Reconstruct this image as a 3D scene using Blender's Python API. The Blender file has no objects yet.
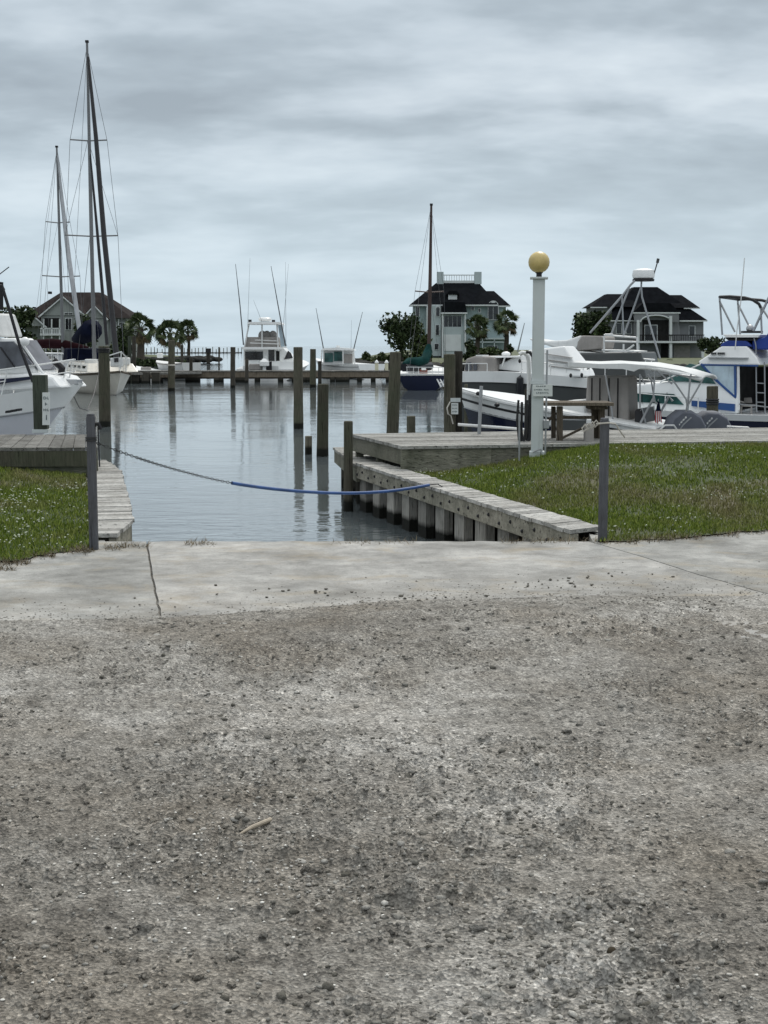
import bpy, math, random
import numpy as np
from mathutils import Vector, Matrix, noise as mnoise

random.seed(7)
RNG = np.random.default_rng(11)
SC = bpy.context.scene
COL = SC.collection
R = math.radians

# ------------------------------------------------------------------ camera, sky, sun, exposure
FPX, CX, CY, HZ = 1400.0, 384.0, 512.0, 346.0
CAMZ = 1.6
PITCH = math.atan((CY - HZ) / FPX)
cam_d = bpy.data.cameras.new('camera')
cam = bpy.data.objects.new('camera', cam_d)
COL.objects.link(cam)
cam.location = (0, 0, CAMZ)
cam.rotation_euler = (math.pi / 2 - PITCH, 0, 0)
cam_d.sensor_fit = 'VERTICAL'
cam_d.sensor_height = 36.0
cam_d.lens = 36.0 * FPX / 1024.0
cam_d.clip_start = 0.1
cam_d.clip_end = 20000
SC.camera = cam
SC.render.resolution_x, SC.render.resolution_y = 768, 1024

SUN_EL, SUN_AZ = R(48), R(15)
world = bpy.data.worlds.new('World')
SC.world = world
world.use_nodes = True
nt = world.node_tree
nt.nodes.clear()


def N(t, kind, **kw):
    n = t.nodes.new(kind)
    for k, v in kw.items():
        setattr(n, k, v)
    return n


def math_node(t, op, a, b=None, c=None):
    n = N(t, 'ShaderNodeMath', operation=op)
    for i, x in enumerate((a, b, c)):
        if x is None:
            continue
        if isinstance(x, (int, float)):
            n.inputs[i].default_value = x
        else:
            t.links.new(x, n.inputs[i])
    return n.outputs[0]


def ramp(t, fac, stops):
    n = N(t, 'ShaderNodeValToRGB')
    e = n.color_ramp.elements
    while len(e) < len(stops):
        e.new(0.5)
    for i, (p, c) in enumerate(stops):
        e[i].position = p
        e[i].color = (c[0], c[1], c[2], 1) if not isinstance(c, (int, float)) else (c, c, c, 1)
    t.links.new(fac, n.inputs[0])
    return n.outputs[0]


def mixc(t, fac, a, b, blend='MIX'):
    n = N(t, 'ShaderNodeMix', data_type='RGBA', blend_type=blend)
    for sock, x in ((n.inputs[0], fac), (n.inputs[6], a), (n.inputs[7], b)):
        if isinstance(x, (int, float)):
            sock.default_value = x if sock == n.inputs[0] else (x, x, x, 1)
        elif isinstance(x, tuple) and not hasattr(x, "links"):
            sock.default_value = (x[0], x[1], x[2], 1)
        else:
            t.links.new(x, sock)
    return n.outputs[2]


def noise_tex(t, vec, scale, detail=4, rough=0.55, dist=0.0):
    n = N(t, 'ShaderNodeTexNoise')
    n.inputs['Scale'].default_value = scale
    n.inputs['Detail'].default_value = detail
    n.inputs['Roughness'].default_value = rough
    n.inputs['Distortion'].default_value = dist
    if vec is not None:
        t.links.new(vec, n.inputs['Vector'])
    return n.outputs['Fac']


def mapping(t, vec, scale=(1, 1, 1), loc=(0, 0, 0), rot=(0, 0, 0)):
    n = N(t, 'ShaderNodeMapping')
    n.inputs['Scale'].default_value = scale
    n.inputs['Location'].default_value = loc
    n.inputs['Rotation'].default_value = rot
    t.links.new(vec, n.inputs['Vector'])
    return n.outputs[0]


def build_world():
    t = nt
    out = N(t, 'ShaderNodeOutputWorld')
    bg = N(t, 'ShaderNodeBackground')
    bg.inputs['Strength'].default_value = 0.1
    sky = N(t, 'ShaderNodeTexSky')
    sky.sky_type = 'NISHITA'
    sky.sun_disc = False
    sky.sun_elevation = SUN_EL
    sky.sun_rotation = SUN_AZ
    sky.air_density = 1.0
    sky.dust_density = 2.0
    tc = N(t, 'ShaderNodeTexCoord')
    sp = N(t, 'ShaderNodeSeparateXYZ')
    t.links.new(tc.outputs['Generated'], sp.inputs[0])
    x, y, z = sp.outputs
    zp = math_node(t, 'MAXIMUM', z, 0.0)
    den = math_node(t, 'ADD', zp, 0.22)
    cb = N(t, 'ShaderNodeCombineXYZ')
    t.links.new(math_node(t, 'DIVIDE', x, den), cb.inputs[0])
    t.links.new(math_node(t, 'DIVIDE', y, den), cb.inputs[1])
    v1 = mapping(t, cb.outputs[0], (1.0, 1.3, 1), (3.6, 1.3, 0), (0, 0, R(12)))
    big = noise_tex(t, v1, 1.25, 5, 0.55, 0.15)
    v2 = mapping(t, cb.outputs[0], (1.0, 1.5, 1), (7.7, 1.2, 0), (0, 0, R(-8)))
    mid = noise_tex(t, v2, 4.2, 5, 0.5, 0.1)
    comb = math_node(t, 'ADD', math_node(t, 'MULTIPLY', big, 0.74), math_node(t, 'MULTIPLY', mid, 0.26))
    cl = ramp(t, comb, [(0.38, (2.8, 3.3, 3.75)), (0.46, (3.45, 4.05, 4.55)), (0.53, (4.4, 5.05, 5.6)), (0.63, (5.5, 6.15, 6.65))])
    # horizon band: a little brighter and bluer-green
    hfac = ramp(t, zp, [(0.0, 1.0), (0.05, 0.85), (0.16, 0.0)])
    cl = mixc(t, math_node(t, 'MULTIPLY', hfac, 0.7), cl, (5.05, 6.15, 6.85))
    # an overcast dome is brighter overhead
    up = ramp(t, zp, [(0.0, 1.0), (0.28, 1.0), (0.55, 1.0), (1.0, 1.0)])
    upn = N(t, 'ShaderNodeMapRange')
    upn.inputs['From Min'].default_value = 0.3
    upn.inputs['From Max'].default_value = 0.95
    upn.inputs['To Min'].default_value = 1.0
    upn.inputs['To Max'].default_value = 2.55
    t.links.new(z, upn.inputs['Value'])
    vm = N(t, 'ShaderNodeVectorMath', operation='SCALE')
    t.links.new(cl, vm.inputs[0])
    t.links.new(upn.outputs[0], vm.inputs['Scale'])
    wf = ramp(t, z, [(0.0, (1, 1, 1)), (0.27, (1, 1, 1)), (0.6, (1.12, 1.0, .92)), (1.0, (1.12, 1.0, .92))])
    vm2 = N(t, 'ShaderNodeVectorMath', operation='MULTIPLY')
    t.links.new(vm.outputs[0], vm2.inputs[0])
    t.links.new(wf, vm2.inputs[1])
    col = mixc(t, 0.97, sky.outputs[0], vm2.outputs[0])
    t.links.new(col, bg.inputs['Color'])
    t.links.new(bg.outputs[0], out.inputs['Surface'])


build_world()
sun_d = bpy.data.lights.new('sun', 'SUN')
sun_d.energy = 1.5
sun_d.angle = R(16)
sun_d.color = (1.0, 0.95, 0.88)
sun = bpy.data.objects.new('sun', sun_d)
COL.objects.link(sun)
sun_dir = Vector((math.sin(SUN_AZ) * math.cos(SUN_EL), math.cos(SUN_AZ) * math.cos(SUN_EL), math.sin(SUN_EL)))
sun.rotation_euler = sun_dir.to_track_quat('Z', 'Y').to_euler()
SC.view_settings.view_transform = 'Standard'
SC.view_settings.look = 'None'
SC.view_settings.gamma = 1
SC.view_settings.use_curve_mapping = False
SC.view_settings.exposure = 0.36

# ------------------------------------------------------------------ helpers
cP, sP = math.cos(PITCH), math.sin(PITCH)


def ray(px, py):
    a, b = (px - CX) / FPX, (CY - py) / FPX
    return Vector((a, cP + b * sP, -sP + b * cP))


def W(px, py, Y):
    r = ray(px, py)
    k = Y / r.y
    return Vector((r.x * k, Y, CAMZ + r.z * k))


def G(px, py, z=0.0):
    r = ray(px, py)
    k = (z - CAMZ) / r.z
    return Vector((r.x * k, r.y * k, z))


class Frame:
    """vertical working plane of a thing: s along it, d away from the viewer, z up"""
    def __init__(s, O, O2=None):
        s.O = Vector((O[0], O[1], 0))
        if O2 is None:
            s.u = Vector((1, 0, 0))
            s.L = 1
        else:
            e = Vector((O2[0], O2[1], 0)) - s.O
            s.L = e.length
            s.u = e / s.L
        v = Vector((-s.u.y, s.u.x, 0))
        if v.dot(s.O + s.u * s.L * .5) < 0:
            v = -v
        s.v = v

    def p(s, a, d, z):
        q = s.O + s.u * a + s.v * d
        return Vector((q.x, q.y, z))

    def px(s, px, py, d=0.0):
        """point seen at px,py lying in the plane d: returns (s, z)"""
        r = ray(px, py)
        o = Vector((0, 0, CAMZ))
        P0 = s.O + s.v * d
        k = (P0 - o).dot(s.v) / r.dot(s.v)
        q = o + r * k
        return ((q - P0).dot(s.u), q.z)


class MB:
    def __init__(s):
        s.v, s.f, s.r, s.ch = [], [], [], []

    def add(s, vs, fs, r=None):
        b = len(s.v)
        r = random.random() if r is None else r
        s.ch.append((b, len(s.f)))
        s.v += [tuple(q) for q in vs]
        for f in fs:
            s.f.append([i + b for i in f])
            s.r.append(r)
        return s

    def obox(s, o, a, b, c, r=None):
        o, a, b, c = map(Vector, (o, a, b, c))
        vs = [o, o + a, o + a + b, o + b, o + c, o + a + c, o + a + b + c, o + b + c]
        return s.add(vs, [(0, 3, 2, 1), (4, 5, 6, 7), (0, 1, 5, 4), (1, 2, 6, 5), (2, 3, 7, 6), (3, 0, 4, 7)], r)

    def box(s, c, sz, rz=0, r=None, tilt=0):
        m = Matrix.Rotation(rz, 3, 'Z') @ Matrix.Rotation(tilt, 3, 'X')
        a, b, h = m @ Vector((sz[0], 0, 0)), m @ Vector((0, sz[1], 0)), m @ Vector((0, 0, sz[2]))
        return s.obox(Vector(c) - a / 2 - b / 2 - h / 2, a, b, h, r)

    def prism(s, pts, off, r=None):
        pts = [Vector(q) for q in pts]
        off = Vector(off)
        n = len(pts)
        vs = pts + [q + off for q in pts]
        fs = [tuple(range(n)), tuple(range(2 * n - 1, n - 1, -1))]
        for i in range(n):
            j = (i + 1) % n
            fs.append((i, i + n, j + n, j))
        return s.add(vs, fs, r)

    def fprism(s, F, sz, d0, d1, r=None):
        return s.prism([F.p(a, d0, z) for a, z in sz], F.v * (d1 - d0), r)

    def pprism(s, F, pts, d0, d1, r=None):
        return s.fprism(F, [F.px(x, y, d0) for x, y in pts], d0, d1, r)

    def prect(s, F, x0, y0, x1, y1, d0, d1, r=None):
        return s.pprism(F, [(x0, y1), (x1, y1), (x1, y0), (x0, y0)], d0, d1, r)

    def tube(s, path, rad, n=8, r=None, cap=True):
        path = [Vector(q) for q in path]
        m = len(path)
        rads = [rad] * m if isinstance(rad, (int, float)) else list(rad)
        vs, fs = [], []
        prev = None
        for i, q in enumerate(path):
            d = (path[min(i + 1, m - 1)] - path[max(i - 1, 0)])
            d = d.normalized() if d.length > 1e-9 else Vector((0, 0, 1))
            if prev is None:
                a = d.cross(Vector((0, 0, 1)))
                if a.length < 1e-3:
                    a = d.cross(Vector((0, 1, 0)))
            else:
                a = prev - d * prev.dot(d)
            a.normalize()
            prev = a
            b = d.cross(a)
            for k in range(n):
                t = 2 * math.pi * (k + .5) / n
                vs.append(q + (a * math.cos(t) + b * math.sin(t)) * rads[i])
        for i in range(m - 1):
            for k in range(n):
                k2 = (k + 1) % n
                fs.append((i * n + k, i * n + k2, (i + 1) * n + k2, (i + 1) * n + k))
        if cap:
            fs.append(tuple(range(n - 1, -1, -1)))
            fs.append(tuple(range((m - 1) * n, m * n)))
        return s.add(vs, fs, r)

    def lathe(s, c, prof, n=20, r=None, sx=1, sy=1):
        c = Vector(c)
        vs, fs = [], []
        for (q, z) in prof:
            for k in range(n):
                t = 2 * math.pi * k / n
                vs.append(c + Vector((q * math.cos(t) * sx, q * math.sin(t) * sy, z)))
        for i in range(len(prof) - 1):
            for k in range(n):
                k2 = (k + 1) % n
                fs.append((i * n + k, i * n + k2, (i + 1) * n + k2, (i + 1) * n + k))
        fs.append(tuple(range(n - 1, -1, -1)))
        fs.append(tuple(range((len(prof) - 1) * n, len(prof) * n)))
        return s.add(vs, fs, r)

    def ball(s, c, rx, ry=None, rz=None, n=16, r=None):
        ry = ry or rx
        rz = rz or rx
        prof = [(math.sin(math.pi * i / 10) if 0 < i < 10 else 0.02, -math.cos(math.pi * i / 10) * rz) for i in range(11)]
        return s.lathe(c, prof, n, r, rx, ry)

    def build_each(s, name, m, parent, **kw):
        out = []
        ch = s.ch + [(len(s.v), len(s.f))]
        for (v0, f0), (v1, f1) in zip(ch[:-1], ch[1:]):
            q = MB()
            q.v = s.v[v0:v1]
            q.f = [[i - v0 for i in f] for f in s.f[f0:f1]]
            q.r = s.r[f0:f1]
            out.append(q.build(name, m, parent, **kw))
        return out

    def build(s, name, m, parent=None, smooth=False, bevel=0.0, origin=None):
        me = bpy.data.meshes.new(name)
        off = Vector((0, 0, 0))
        M = None
        if parent is not None:
            M = parent['_inv'] if False else MATS[parent.name].inverted()
            vs = [tuple(M @ Vector(q)) for q in s.v]
        else:
            if origin is None:
                a = np.array(s.v)
                origin = ((a[:, 0].min() + a[:, 0].max()) / 2, (a[:, 1].min() + a[:, 1].max()) / 2, a[:, 2].min())
            off = Vector(origin)
            vs = [tuple(Vector(q) - off) for q in s.v]
        me.from_pydata(vs, [], s.f)
        at = me.attributes.new('rnd', 'FLOAT', 'FACE')
        at.data.foreach_set('value', s.r)
        me.materials.append(m)
        if smooth:
            me.polygons.foreach_set('use_smooth', [True] * len(me.polygons))
            try:
                me.set_sharp_from_angle(angle=R(40))
            except Exception:
                pass
        me.update()
        o = bpy.data.objects.new(name, me)
        COL.objects.link(o)
        if parent is not None:
            o.parent = parent
            MATS[o.name] = MATS[parent.name]
        else:
            o.location = off
            MATS[o.name] = Matrix.Translation(off)
        if bevel:
            b = o.modifiers.new('bevel', 'BEVEL')
            b.width = bevel
            b.segments = 2
            b.limit_method = 'ANGLE'
            b.angle_limit = R(40)
        return o


MATS = {}


def tag(o, label, cat=None, group=None, kind=None):
    if label:
        o['label'] = label
    if cat:
        o['category'] = cat
    if group:
        o['group'] = group
    if kind:
        o['kind'] = kind
    return o


def thing(name, label, cat, loc, group=None):
    o = bpy.data.objects.new(name, None)
    COL.objects.link(o)
    o.empty_display_size = 0.2
    o.location = loc
    MATS[o.name] = Matrix.Translation(Vector(loc))
    return tag(o, label, cat, group)


def raw_mesh(name, V, Fa, rnd, m, nv=3):
    """numpy mesh: V (n,3), Fa (k,nv)"""
    me = bpy.data.meshes.new(name)
    me.vertices.add(len(V))
    me.vertices.foreach_set('co', np.asarray(V, np.float32).ravel())
    k = len(Fa)
    me.loops.add(k * nv)
    me.loops.foreach_set('vertex_index', np.asarray(Fa, np.int32).ravel())
    me.polygons.add(k)
    me.polygons.foreach_set('loop_start', np.arange(0, k * nv, nv, dtype=np.int32))
    me.polygons.foreach_set('loop_total', np.full(k, nv, np.int32))
    me.update(calc_edges=True)
    me.validate()
    if rnd is not None:
        at = me.attributes.new('rnd', 'FLOAT', 'FACE')
        at.data.foreach_set('value', np.asarray(rnd, np.float32))
    me.materials.append(m)
    return me


# ------------------------------------------------------------------ materials
def newmat(name):
    m = bpy.data.materials.new(name)
    m.use_nodes = True
    t = m.node_tree
    return m, t, t.nodes['Principled BSDF']


def attr(t, name='rnd'):
    n = N(t, 'ShaderNodeAttribute')
    n.attribute_name = name
    return n.outputs['Fac']


def bump(t, b, h, strength, dist):
    n = N(t, 'ShaderNodeBump')
    n.inputs['Strength'].default_value = strength
    n.inputs['Distance'].default_value = dist
    t.links.new(h, n.inputs['Height'])
    t.links.new(n.outputs[0], b.inputs['Normal'])


def pos(t):
    return N(t, 'ShaderNodeNewGeometry').outputs['Position']


def objco(t):
    return N(t, 'ShaderNodeTexCoord').outputs['Object']


def paint(name, c, rough=0.4, var=0.10, scale=1.5, metal=0.0, dirt=0.25, spec=0.5, dirtc=(0.10, 0.09, 0.07)):
    if max(c) < .07:
        dirt = 0
        spec = min(spec, .3 if rough < .7 else .04)
    m, t, b = newmat(name)
    v = objco(t)
    n1 = noise_tex(t, v, scale, 5, .6)
    dark = tuple(q * (1 - var) for q in c)
    lite = tuple(min(1, q * (1 + var)) for q in c)
    base = ramp(t, n1, [(.35, dark), (.65, lite)])
    v2 = mapping(t, v, (6, 6, .8))
    n2 = noise_tex(t, v2, scale * 1.3, 6, .65)
    f = ramp(t, n2, [(.52, 0.0), (.78, 1.0)])
    base = mixc(t, math_node(t, 'MULTIPLY', f, dirt), base, dirtc)
    t.links.new(base, b.inputs['Base Color'])
    b.inputs['Roughness'].default_value = rough
    b.inputs['Metallic'].default_value = metal
    b.inputs['Specular IOR Level'].default_value = spec
    return m


def wood(name, c, var=.35, axis='z', stain=.5, tide=False, rough=.85, scale=1.0, stainc=(.035, .033, .025), bstr=.6, green=0.0):
    m, t, b = newmat(name)
    v = pos(t)
    sc = {'z': (22, 22, 1.6), 'x': (1.6, 22, 22), 'y': (22, 1.6, 22), 'n': (7, 7, 7)}[axis]
    vg = mapping(t, v, tuple(q * scale for q in sc))
    grain = noise_tex(t, vg, 2.2, 6, .65, .4)
    base = ramp(t, grain, [(.3, tuple(q * (1 - var) for q in c)), (.7, tuple(min(1, q * (1 + var * .8)) for q in c))])
    rn = attr(t)
    rr = ramp(t, rn, [(0, .62), (1, 1.22)])
    base = mixc(t, 1.0, base, rr, 'MULTIPLY')
    st = noise_tex(t, v, 2.6 * scale, 5, .6, .2)
    sf = math_node(t, 'MULTIPLY', ramp(t, st, [(.46, 0.0), (.70, 1.0)]), stain)
    base = mixc(t, sf, base, stainc)
    if green:
        g = noise_tex(t, v, 1.3, 4, .6)
        base = mixc(t, math_node(t, 'MULTIPLY', ramp(t, g, [(.4, 0.0), (.6, 1.0)]), green), base, (.075, .10, .055))
    if tide:
        sp = N(t, 'ShaderNodeSeparateXYZ')
        t.links.new(v, sp.inputs[0])
        wob = noise_tex(t, mapping(t, v, (6, 6, 1)), 3, 3)
        zz = math_node(t, 'ADD', sp.outputs[2], math_node(t, 'MULTIPLY', wob, -.06))
        tf = N(t, 'ShaderNodeMapRange')
        tf.inputs['From Min'].default_value = -.44
        tf.inputs['From Max'].default_value = -.50
        t.links.new(zz, tf.inputs['Value'])
        base = mixc(t, tf.outputs[0], base, (.012, .013, .010))
    ck = noise_tex(t, mapping(t, v, tuple(q * scale for q in {'z': (30, 30, 1.3), 'x': (1.3, 30, 30), 'y': (30, 1.3, 30), 'n': (14, 14, 14)}[axis]), (3, 7, 1)), 1.6, 4, .6, .3)
    base = mixc(t, 1.0, base, ramp(t, ck, [(.33, .28), (.41, 1.0), (1, 1.0)]), 'MULTIPLY')
    t.links.new(base, b.inputs['Base Color'])
    b.inputs['Roughness'].default_value = rough
    b.inputs['Specular IOR Level'].default_value = .2
    fine = noise_tex(t, vg, 6, 4, .7)
    bump(t, b, math_node(t, 'ADD', grain, math_node(t, 'MULTIPLY', fine, .4)), min(1, bstr * 1.6), .03)
    return m


def leafmat(name, c1, c2, rough=.6):
    m, t, b = newmat(name)
    base = ramp(t, attr(t), [(0, c1), (1, c2)])
    n = noise_tex(t, objco(t), .8, 3)
    base = mixc(t, 1.0, base, ramp(t, n, [(.3, .75), (.7, 1.2)]), 'MULTIPLY')
    t.links.new(base, b.inputs['Base Color'])
    b.inputs['Roughness'].default_value = rough
    b.inputs['Specular IOR Level'].default_value = .15
    return m


def glassy(name, c, rough=.08):
    m, t, b = newmat(name)
    n = noise_tex(t, objco(t), 2.3, 3)
    t.links.new(ramp(t, n, [(.35, tuple(q * .6 for q in c)), (.65, tuple(min(1, q * 1.5) for q in c))]), b.inputs['Base Color'])
    b.inputs['Roughness'].default_value = rough
    return m


M = {}
M['deck'] = wood('weathered_deck_boards', (.33, .328, .305), .3, 'n', .45, stainc=(.13, .12, .10))
M['deck_old'] = wood('old_dark_deck_boards', (.175, .172, .158), .4, 'n', .65)
M['cap'] = wood('bleached_cap_boards', (.42, .415, .39), .3, 'n', .5, stainc=(.17, .16, .14))
M['fascia'] = wood('grey_green_fascia', (.23, .225, .18), .3, 'x', .6, green=.25)  # heavier stain, partly standing in for shade under the deck lip
M['beam'] = wood('bulkhead_beam', (.30, .285, .235), .3, 'n', .45, green=.15)
M['sheet'] = wood('bulkhead_pile', (.40, .39, .355), .25, 'z', .4, tide=True)
M['pile'] = wood('old_piling', (.085, .078, .058), .4, 'z', .55, tide=True, green=.3)
M['pile_dark'] = wood('dark_piling', (.06, .055, .045), .4, 'z', .5, tide=True)
M['pile_grey'] = wood('grey_piling', (.14, .13, .10), .35, 'z', .5, tide=True, green=.35)  # paler grey wood, the pilings' own tone
M['post'] = wood('grey_chain_post', (.165, .17, .185), .2, 'z', .35)
M['greenpost'] = wood('green_marker_post', (.062, .075, .058), .3, 'z', .45)
M['table'] = wood('table_wood', (.15, .125, .095), .35, 'z', .45)
M['white'] = paint('white_gelcoat', (.78, .79, .78), .3, .05, .7, dirt=.12)
M['white_dull'] = paint('chalky_white_gelcoat', (.60, .61, .60), .5, .08, 1.0, dirt=.3)
M['cream'] = paint('cream_hull', (.60, .57, .50), .35, .06, .4, dirt=.25)
M['lilac'] = paint('pale_grey_hull', (.56, .57, .61), .3, .05, .4, dirt=.15)
M['navy'] = paint('navy_hull', (.008, .012, .034), .2, .2, .5, dirt=.05)
M['blue'] = paint('blue_stripe', (.02, .07, .22), .35, .15, .6, dirt=.1)
M['black'] = paint('black_hull', (.010, .011, .014), .3, .2, .5, dirt=.1)
M['darkgrey'] = paint('dark_grey_hull', (.06, .065, .065), .45, .2, .5, dirt=.1)
M['grey_cloth'] = paint('grey_canvas', (.27, .255, .24), .9, .12, 2.5, dirt=.3)
M['white_cloth'] = paint('white_canvas', (.62, .635, .63), .85, .07, 1.5, dirt=.2)
M['green_cloth'] = paint('green_sail_cover', (.008, .036, .034), .85, .25, 2, dirt=.15)
M['blue_cloth'] = paint('navy_sail_cover', (.005, .007, .018), .9, .25, 2, dirt=.05)
M['rblue_cloth'] = paint('royal_blue_canvas', (.012, .04, .22), .85, .2, 2, dirt=.05)
M['burg_cloth'] = paint('burgundy_sail_cover', (.018, .006, .008), .9, .25, 2, dirt=.1)
M['red_cloth'] = paint('rust_red_panel', (.16, .045, .03), .8, .2, 2, dirt=.2)
M['alu'] = paint('dull_aluminium', (.34, .35, .36), .4, .1, 3, metal=.6, dirt=.2)
M['mast'] = paint('grey_mast', (.16, .165, .17), .45, .15, .6, metal=.3, dirt=.3)
M['mast_dark'] = paint('dark_mast', (.055, .035, .03), .5, .2, .6, dirt=.2)
M['wire'] = paint('rigging_wire', (.10, .105, .11), .5, .1, 1, metal=.4, dirt=.1)
M['steel_white'] = paint('white_rail', (.66, .67, .66), .35, .06, 2, dirt=.15)
M['dark'] = paint('black_plastic', (.016, .016, .018), .5, .2, 3, dirt=.1)
M['interior'] = paint('dark_interior', (.02, .02, .02), .8, .3, 3, dirt=.2)  # near-black also stands in for shade inside cockpit and house openings
M['rubber'] = paint('dark_hose', (.02, .021, .022), .6, .2, 4, dirt=.1)
M['engine'] = paint('grey_engine_cover', (.105, .115, .14), .75, .15, 3, dirt=.12)
M['rope_blue'] = paint('blue_sleeve', (.025, .075, .22), .55, .2, 6, dirt=.2)
M['rope_dark'] = paint('dark_chain', (.05, .05, .05), .6, .2, 12, metal=.5, dirt=.3)
M['rope_lite'] = paint('pale_rope', (.45, .43, .38), .85, .15, 9, dirt=.3)
M['lampwhite'] = paint('painted_lamp_pole', (.50, .54, .535), .55, .07, 1.2, dirt=.35)
M['globe'] = paint('yellowed_globe', (.50, .39, .15), .4, .14, 9, dirt=.12, dirtc=(.30, .20, .06))
M['sign'] = paint('white_sign_board', (.60, .63, .61), .6, .06, 5, dirt=.2)
M['ink'] = paint('sign_ink', (.04, .07, .08), .7, .2, 9, dirt=.1)
M['glass_teal'] = glassy('teal_glass', (.030, .085, .080))
M['glass_dark'] = glassy('dark_glass', (.014, .016, .018))
M['glass_grey'] = glassy('grey_tinted_glass', (.085, .09, .105), .2)
M['curtain'] = paint('pale_curtain', (.42, .52, .58), .7, .15, 3, dirt=.25)
M['wall_teal'] = paint('blue_grey_siding', (.24, .31, .315), .8, .08, .3, dirt=.15)
M['wall_teal2'] = paint('pale_blue_siding', (.38, .44, .445), .8, .08, .3, dirt=.15)
M['wall_grey'] = paint('grey_siding', (.17, .178, .185), .85, .1, .3, dirt=.15)
M['wall_lite'] = paint('pale_green_siding', (.24, .26, .25), .85, .1, .3, dirt=.2)
M['trim'] = paint('white_trim', (.55, .58, .58), .6, .05, 1, dirt=.15)
M['roof_black'] = paint('charcoal_shingles', (.009, .010, .012), 1.0, .25, 1.5, dirt=.2, spec=.03)
M['roof_brown'] = paint('brown_shingles', (.034, .029, .028), 1.0, .25, 1.2, dirt=.3, spec=.03)
M['bollard'] = paint('cream_pedestal', (.62, .60, .44), .6, .05, 2, dirt=.15)
M['flagred'] = paint('flag_red', (.35, .04, .05), .8, .1, 3, dirt=.05)
M['brush'] = leafmat('evergreen_leaves', (.010, .018, .009), (.055, .08, .03))
M['bush'] = leafmat('bush_leaves', (.020, .035, .012), (.075, .10, .035))
M['palm'] = leafmat('palm_fronds', (.016, .030, .012), (.085, .11, .045))
M['palm_dry'] = leafmat('dry_palm_fronds', (.07, .055, .03), (.14, .11, .06))
M['trunk'] = wood('palm_trunk', (.085, .072, .058), .35, 'z', .4)
M['reeds'] = leafmat('reeds', (.06, .075, .02), (.16, .16, .06))


# water
def water_mat():
    m, t, b = newmat('marina_water')
    v = pos(t)
    w1 = noise_tex(t, mapping(t, v, (.55, 1.0, 1), (0, 0, 0), (0, 0, R(8))), 3.4, 3, .5, .2)
    w2 = noise_tex(t, mapping(t, v, (.5, 1.0, 1), (3, 1, 0), (0, 0, R(-14))), .55, 3, .5)
    w3 = noise_tex(t, mapping(t, v, (.5, 1, 1), (9, 2, 0)), .06, 3, .5)
    calm = ramp(t, w3, [(.42, .3), (.60, 1.0)])
    w4 = noise_tex(t, mapping(t, v, (.5, 1, 1), (9, 2, 0)), 11, 2, .5)
    h = math_node(t, 'ADD', math_node(t, 'MULTIPLY', w1, .35), math_node(t, 'MULTIPLY', w2, .9))
    h = math_node(t, 'ADD', h, math_node(t, 'MULTIPLY', w4, .08))
    h = math_node(t, 'MULTIPLY', h, calm)
    t.links.new(ramp(t, w3, [(.3, (.085, .10, .105)), (.7, (.11, .13, .136))]), b.inputs['Base Color'])
    b.inputs['Roughness'].default_value = .05
    b.inputs['IOR'].default_value = 2.1
    b.inputs['Specular IOR Level'].default_value = .62
    bump(t, b, h, .65, .05)
    return m


def gravel_mat():
    m, t, b = newmat('packed_shell_gravel')
    v = pos(t)
    big = noise_tex(t, mapping(t, v, (1, .8, 1), (5.6, 2.9, 0)), .6, 5, .62, .5)
    mid = noise_tex(t, v, 4.2, 6, .65, .3)
    fine = noise_tex(t, v, 60, 5, .75)
    vor = N(t, 'ShaderNodeTexVoronoi')
    vor.inputs['Scale'].default_value = 95
    t.links.new(v, vor.inputs['Vector'])
    vor2 = N(t, 'ShaderNodeTexVoronoi')
    vor2.inputs['Scale'].default_value = 210
    t.links.new(v, vor2.inputs['Vector'])
    base = ramp(t, math_node(t, 'ADD', math_node(t, 'MULTIPLY', big, .68), math_node(t, 'MULTIPLY', mid, .32)),
                [(.35, (.165, .154, .136)), (.46, (.24, .227, .202)), (.54, (.315, .302, .274)), (.64, (.47, .457, .425))])
    # brownish damp soil patches
    br = noise_tex(t, mapping(t, v, (1, 1, 1), (11, 5, 0)), .9, 4, .6)
    base = mixc(t, math_node(t, 'MULTIPLY', ramp(t, br, [(.46, 0.0), (.64, 1.0)]), .32), base, (.20, .165, .12))
    sepc = N(t, 'ShaderNodeSeparateColor')
    t.links.new(vor.outputs['Color'], sepc.inputs[0])
    g1 = ramp(t, sepc.outputs[0], [(0, .45), (.5, .95), (.9, 1.35), (1, 1.9)])
    base = mixc(t, .62, base, g1, 'MULTIPLY')
    base = mixc(t, .8, base, ramp(t, fine, [(.35, .5), (.65, 1.45)]), 'MULTIPLY')
    mf = noise_tex(t, mapping(t, v, (1, .8, 1)), 17, 5, .7, .3)
    base = mixc(t, .7, base, ramp(t, mf, [(.36, .48), (.5, 1.0), (.66, 1.3)]), 'MULTIPLY')
    t.links.new(base, b.inputs['Base Color'])
    b.inputs['Roughness'].default_value = .95
    b.inputs['Specular IOR Level'].default_value = .15
    h = math_node(t, 'ADD', math_node(t, 'MULTIPLY', vor.outputs['Distance'], 1.2), math_node(t, 'MULTIPLY', fine, .8))
    bump(t, b, h, 1.0, .011)
    return m


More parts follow.
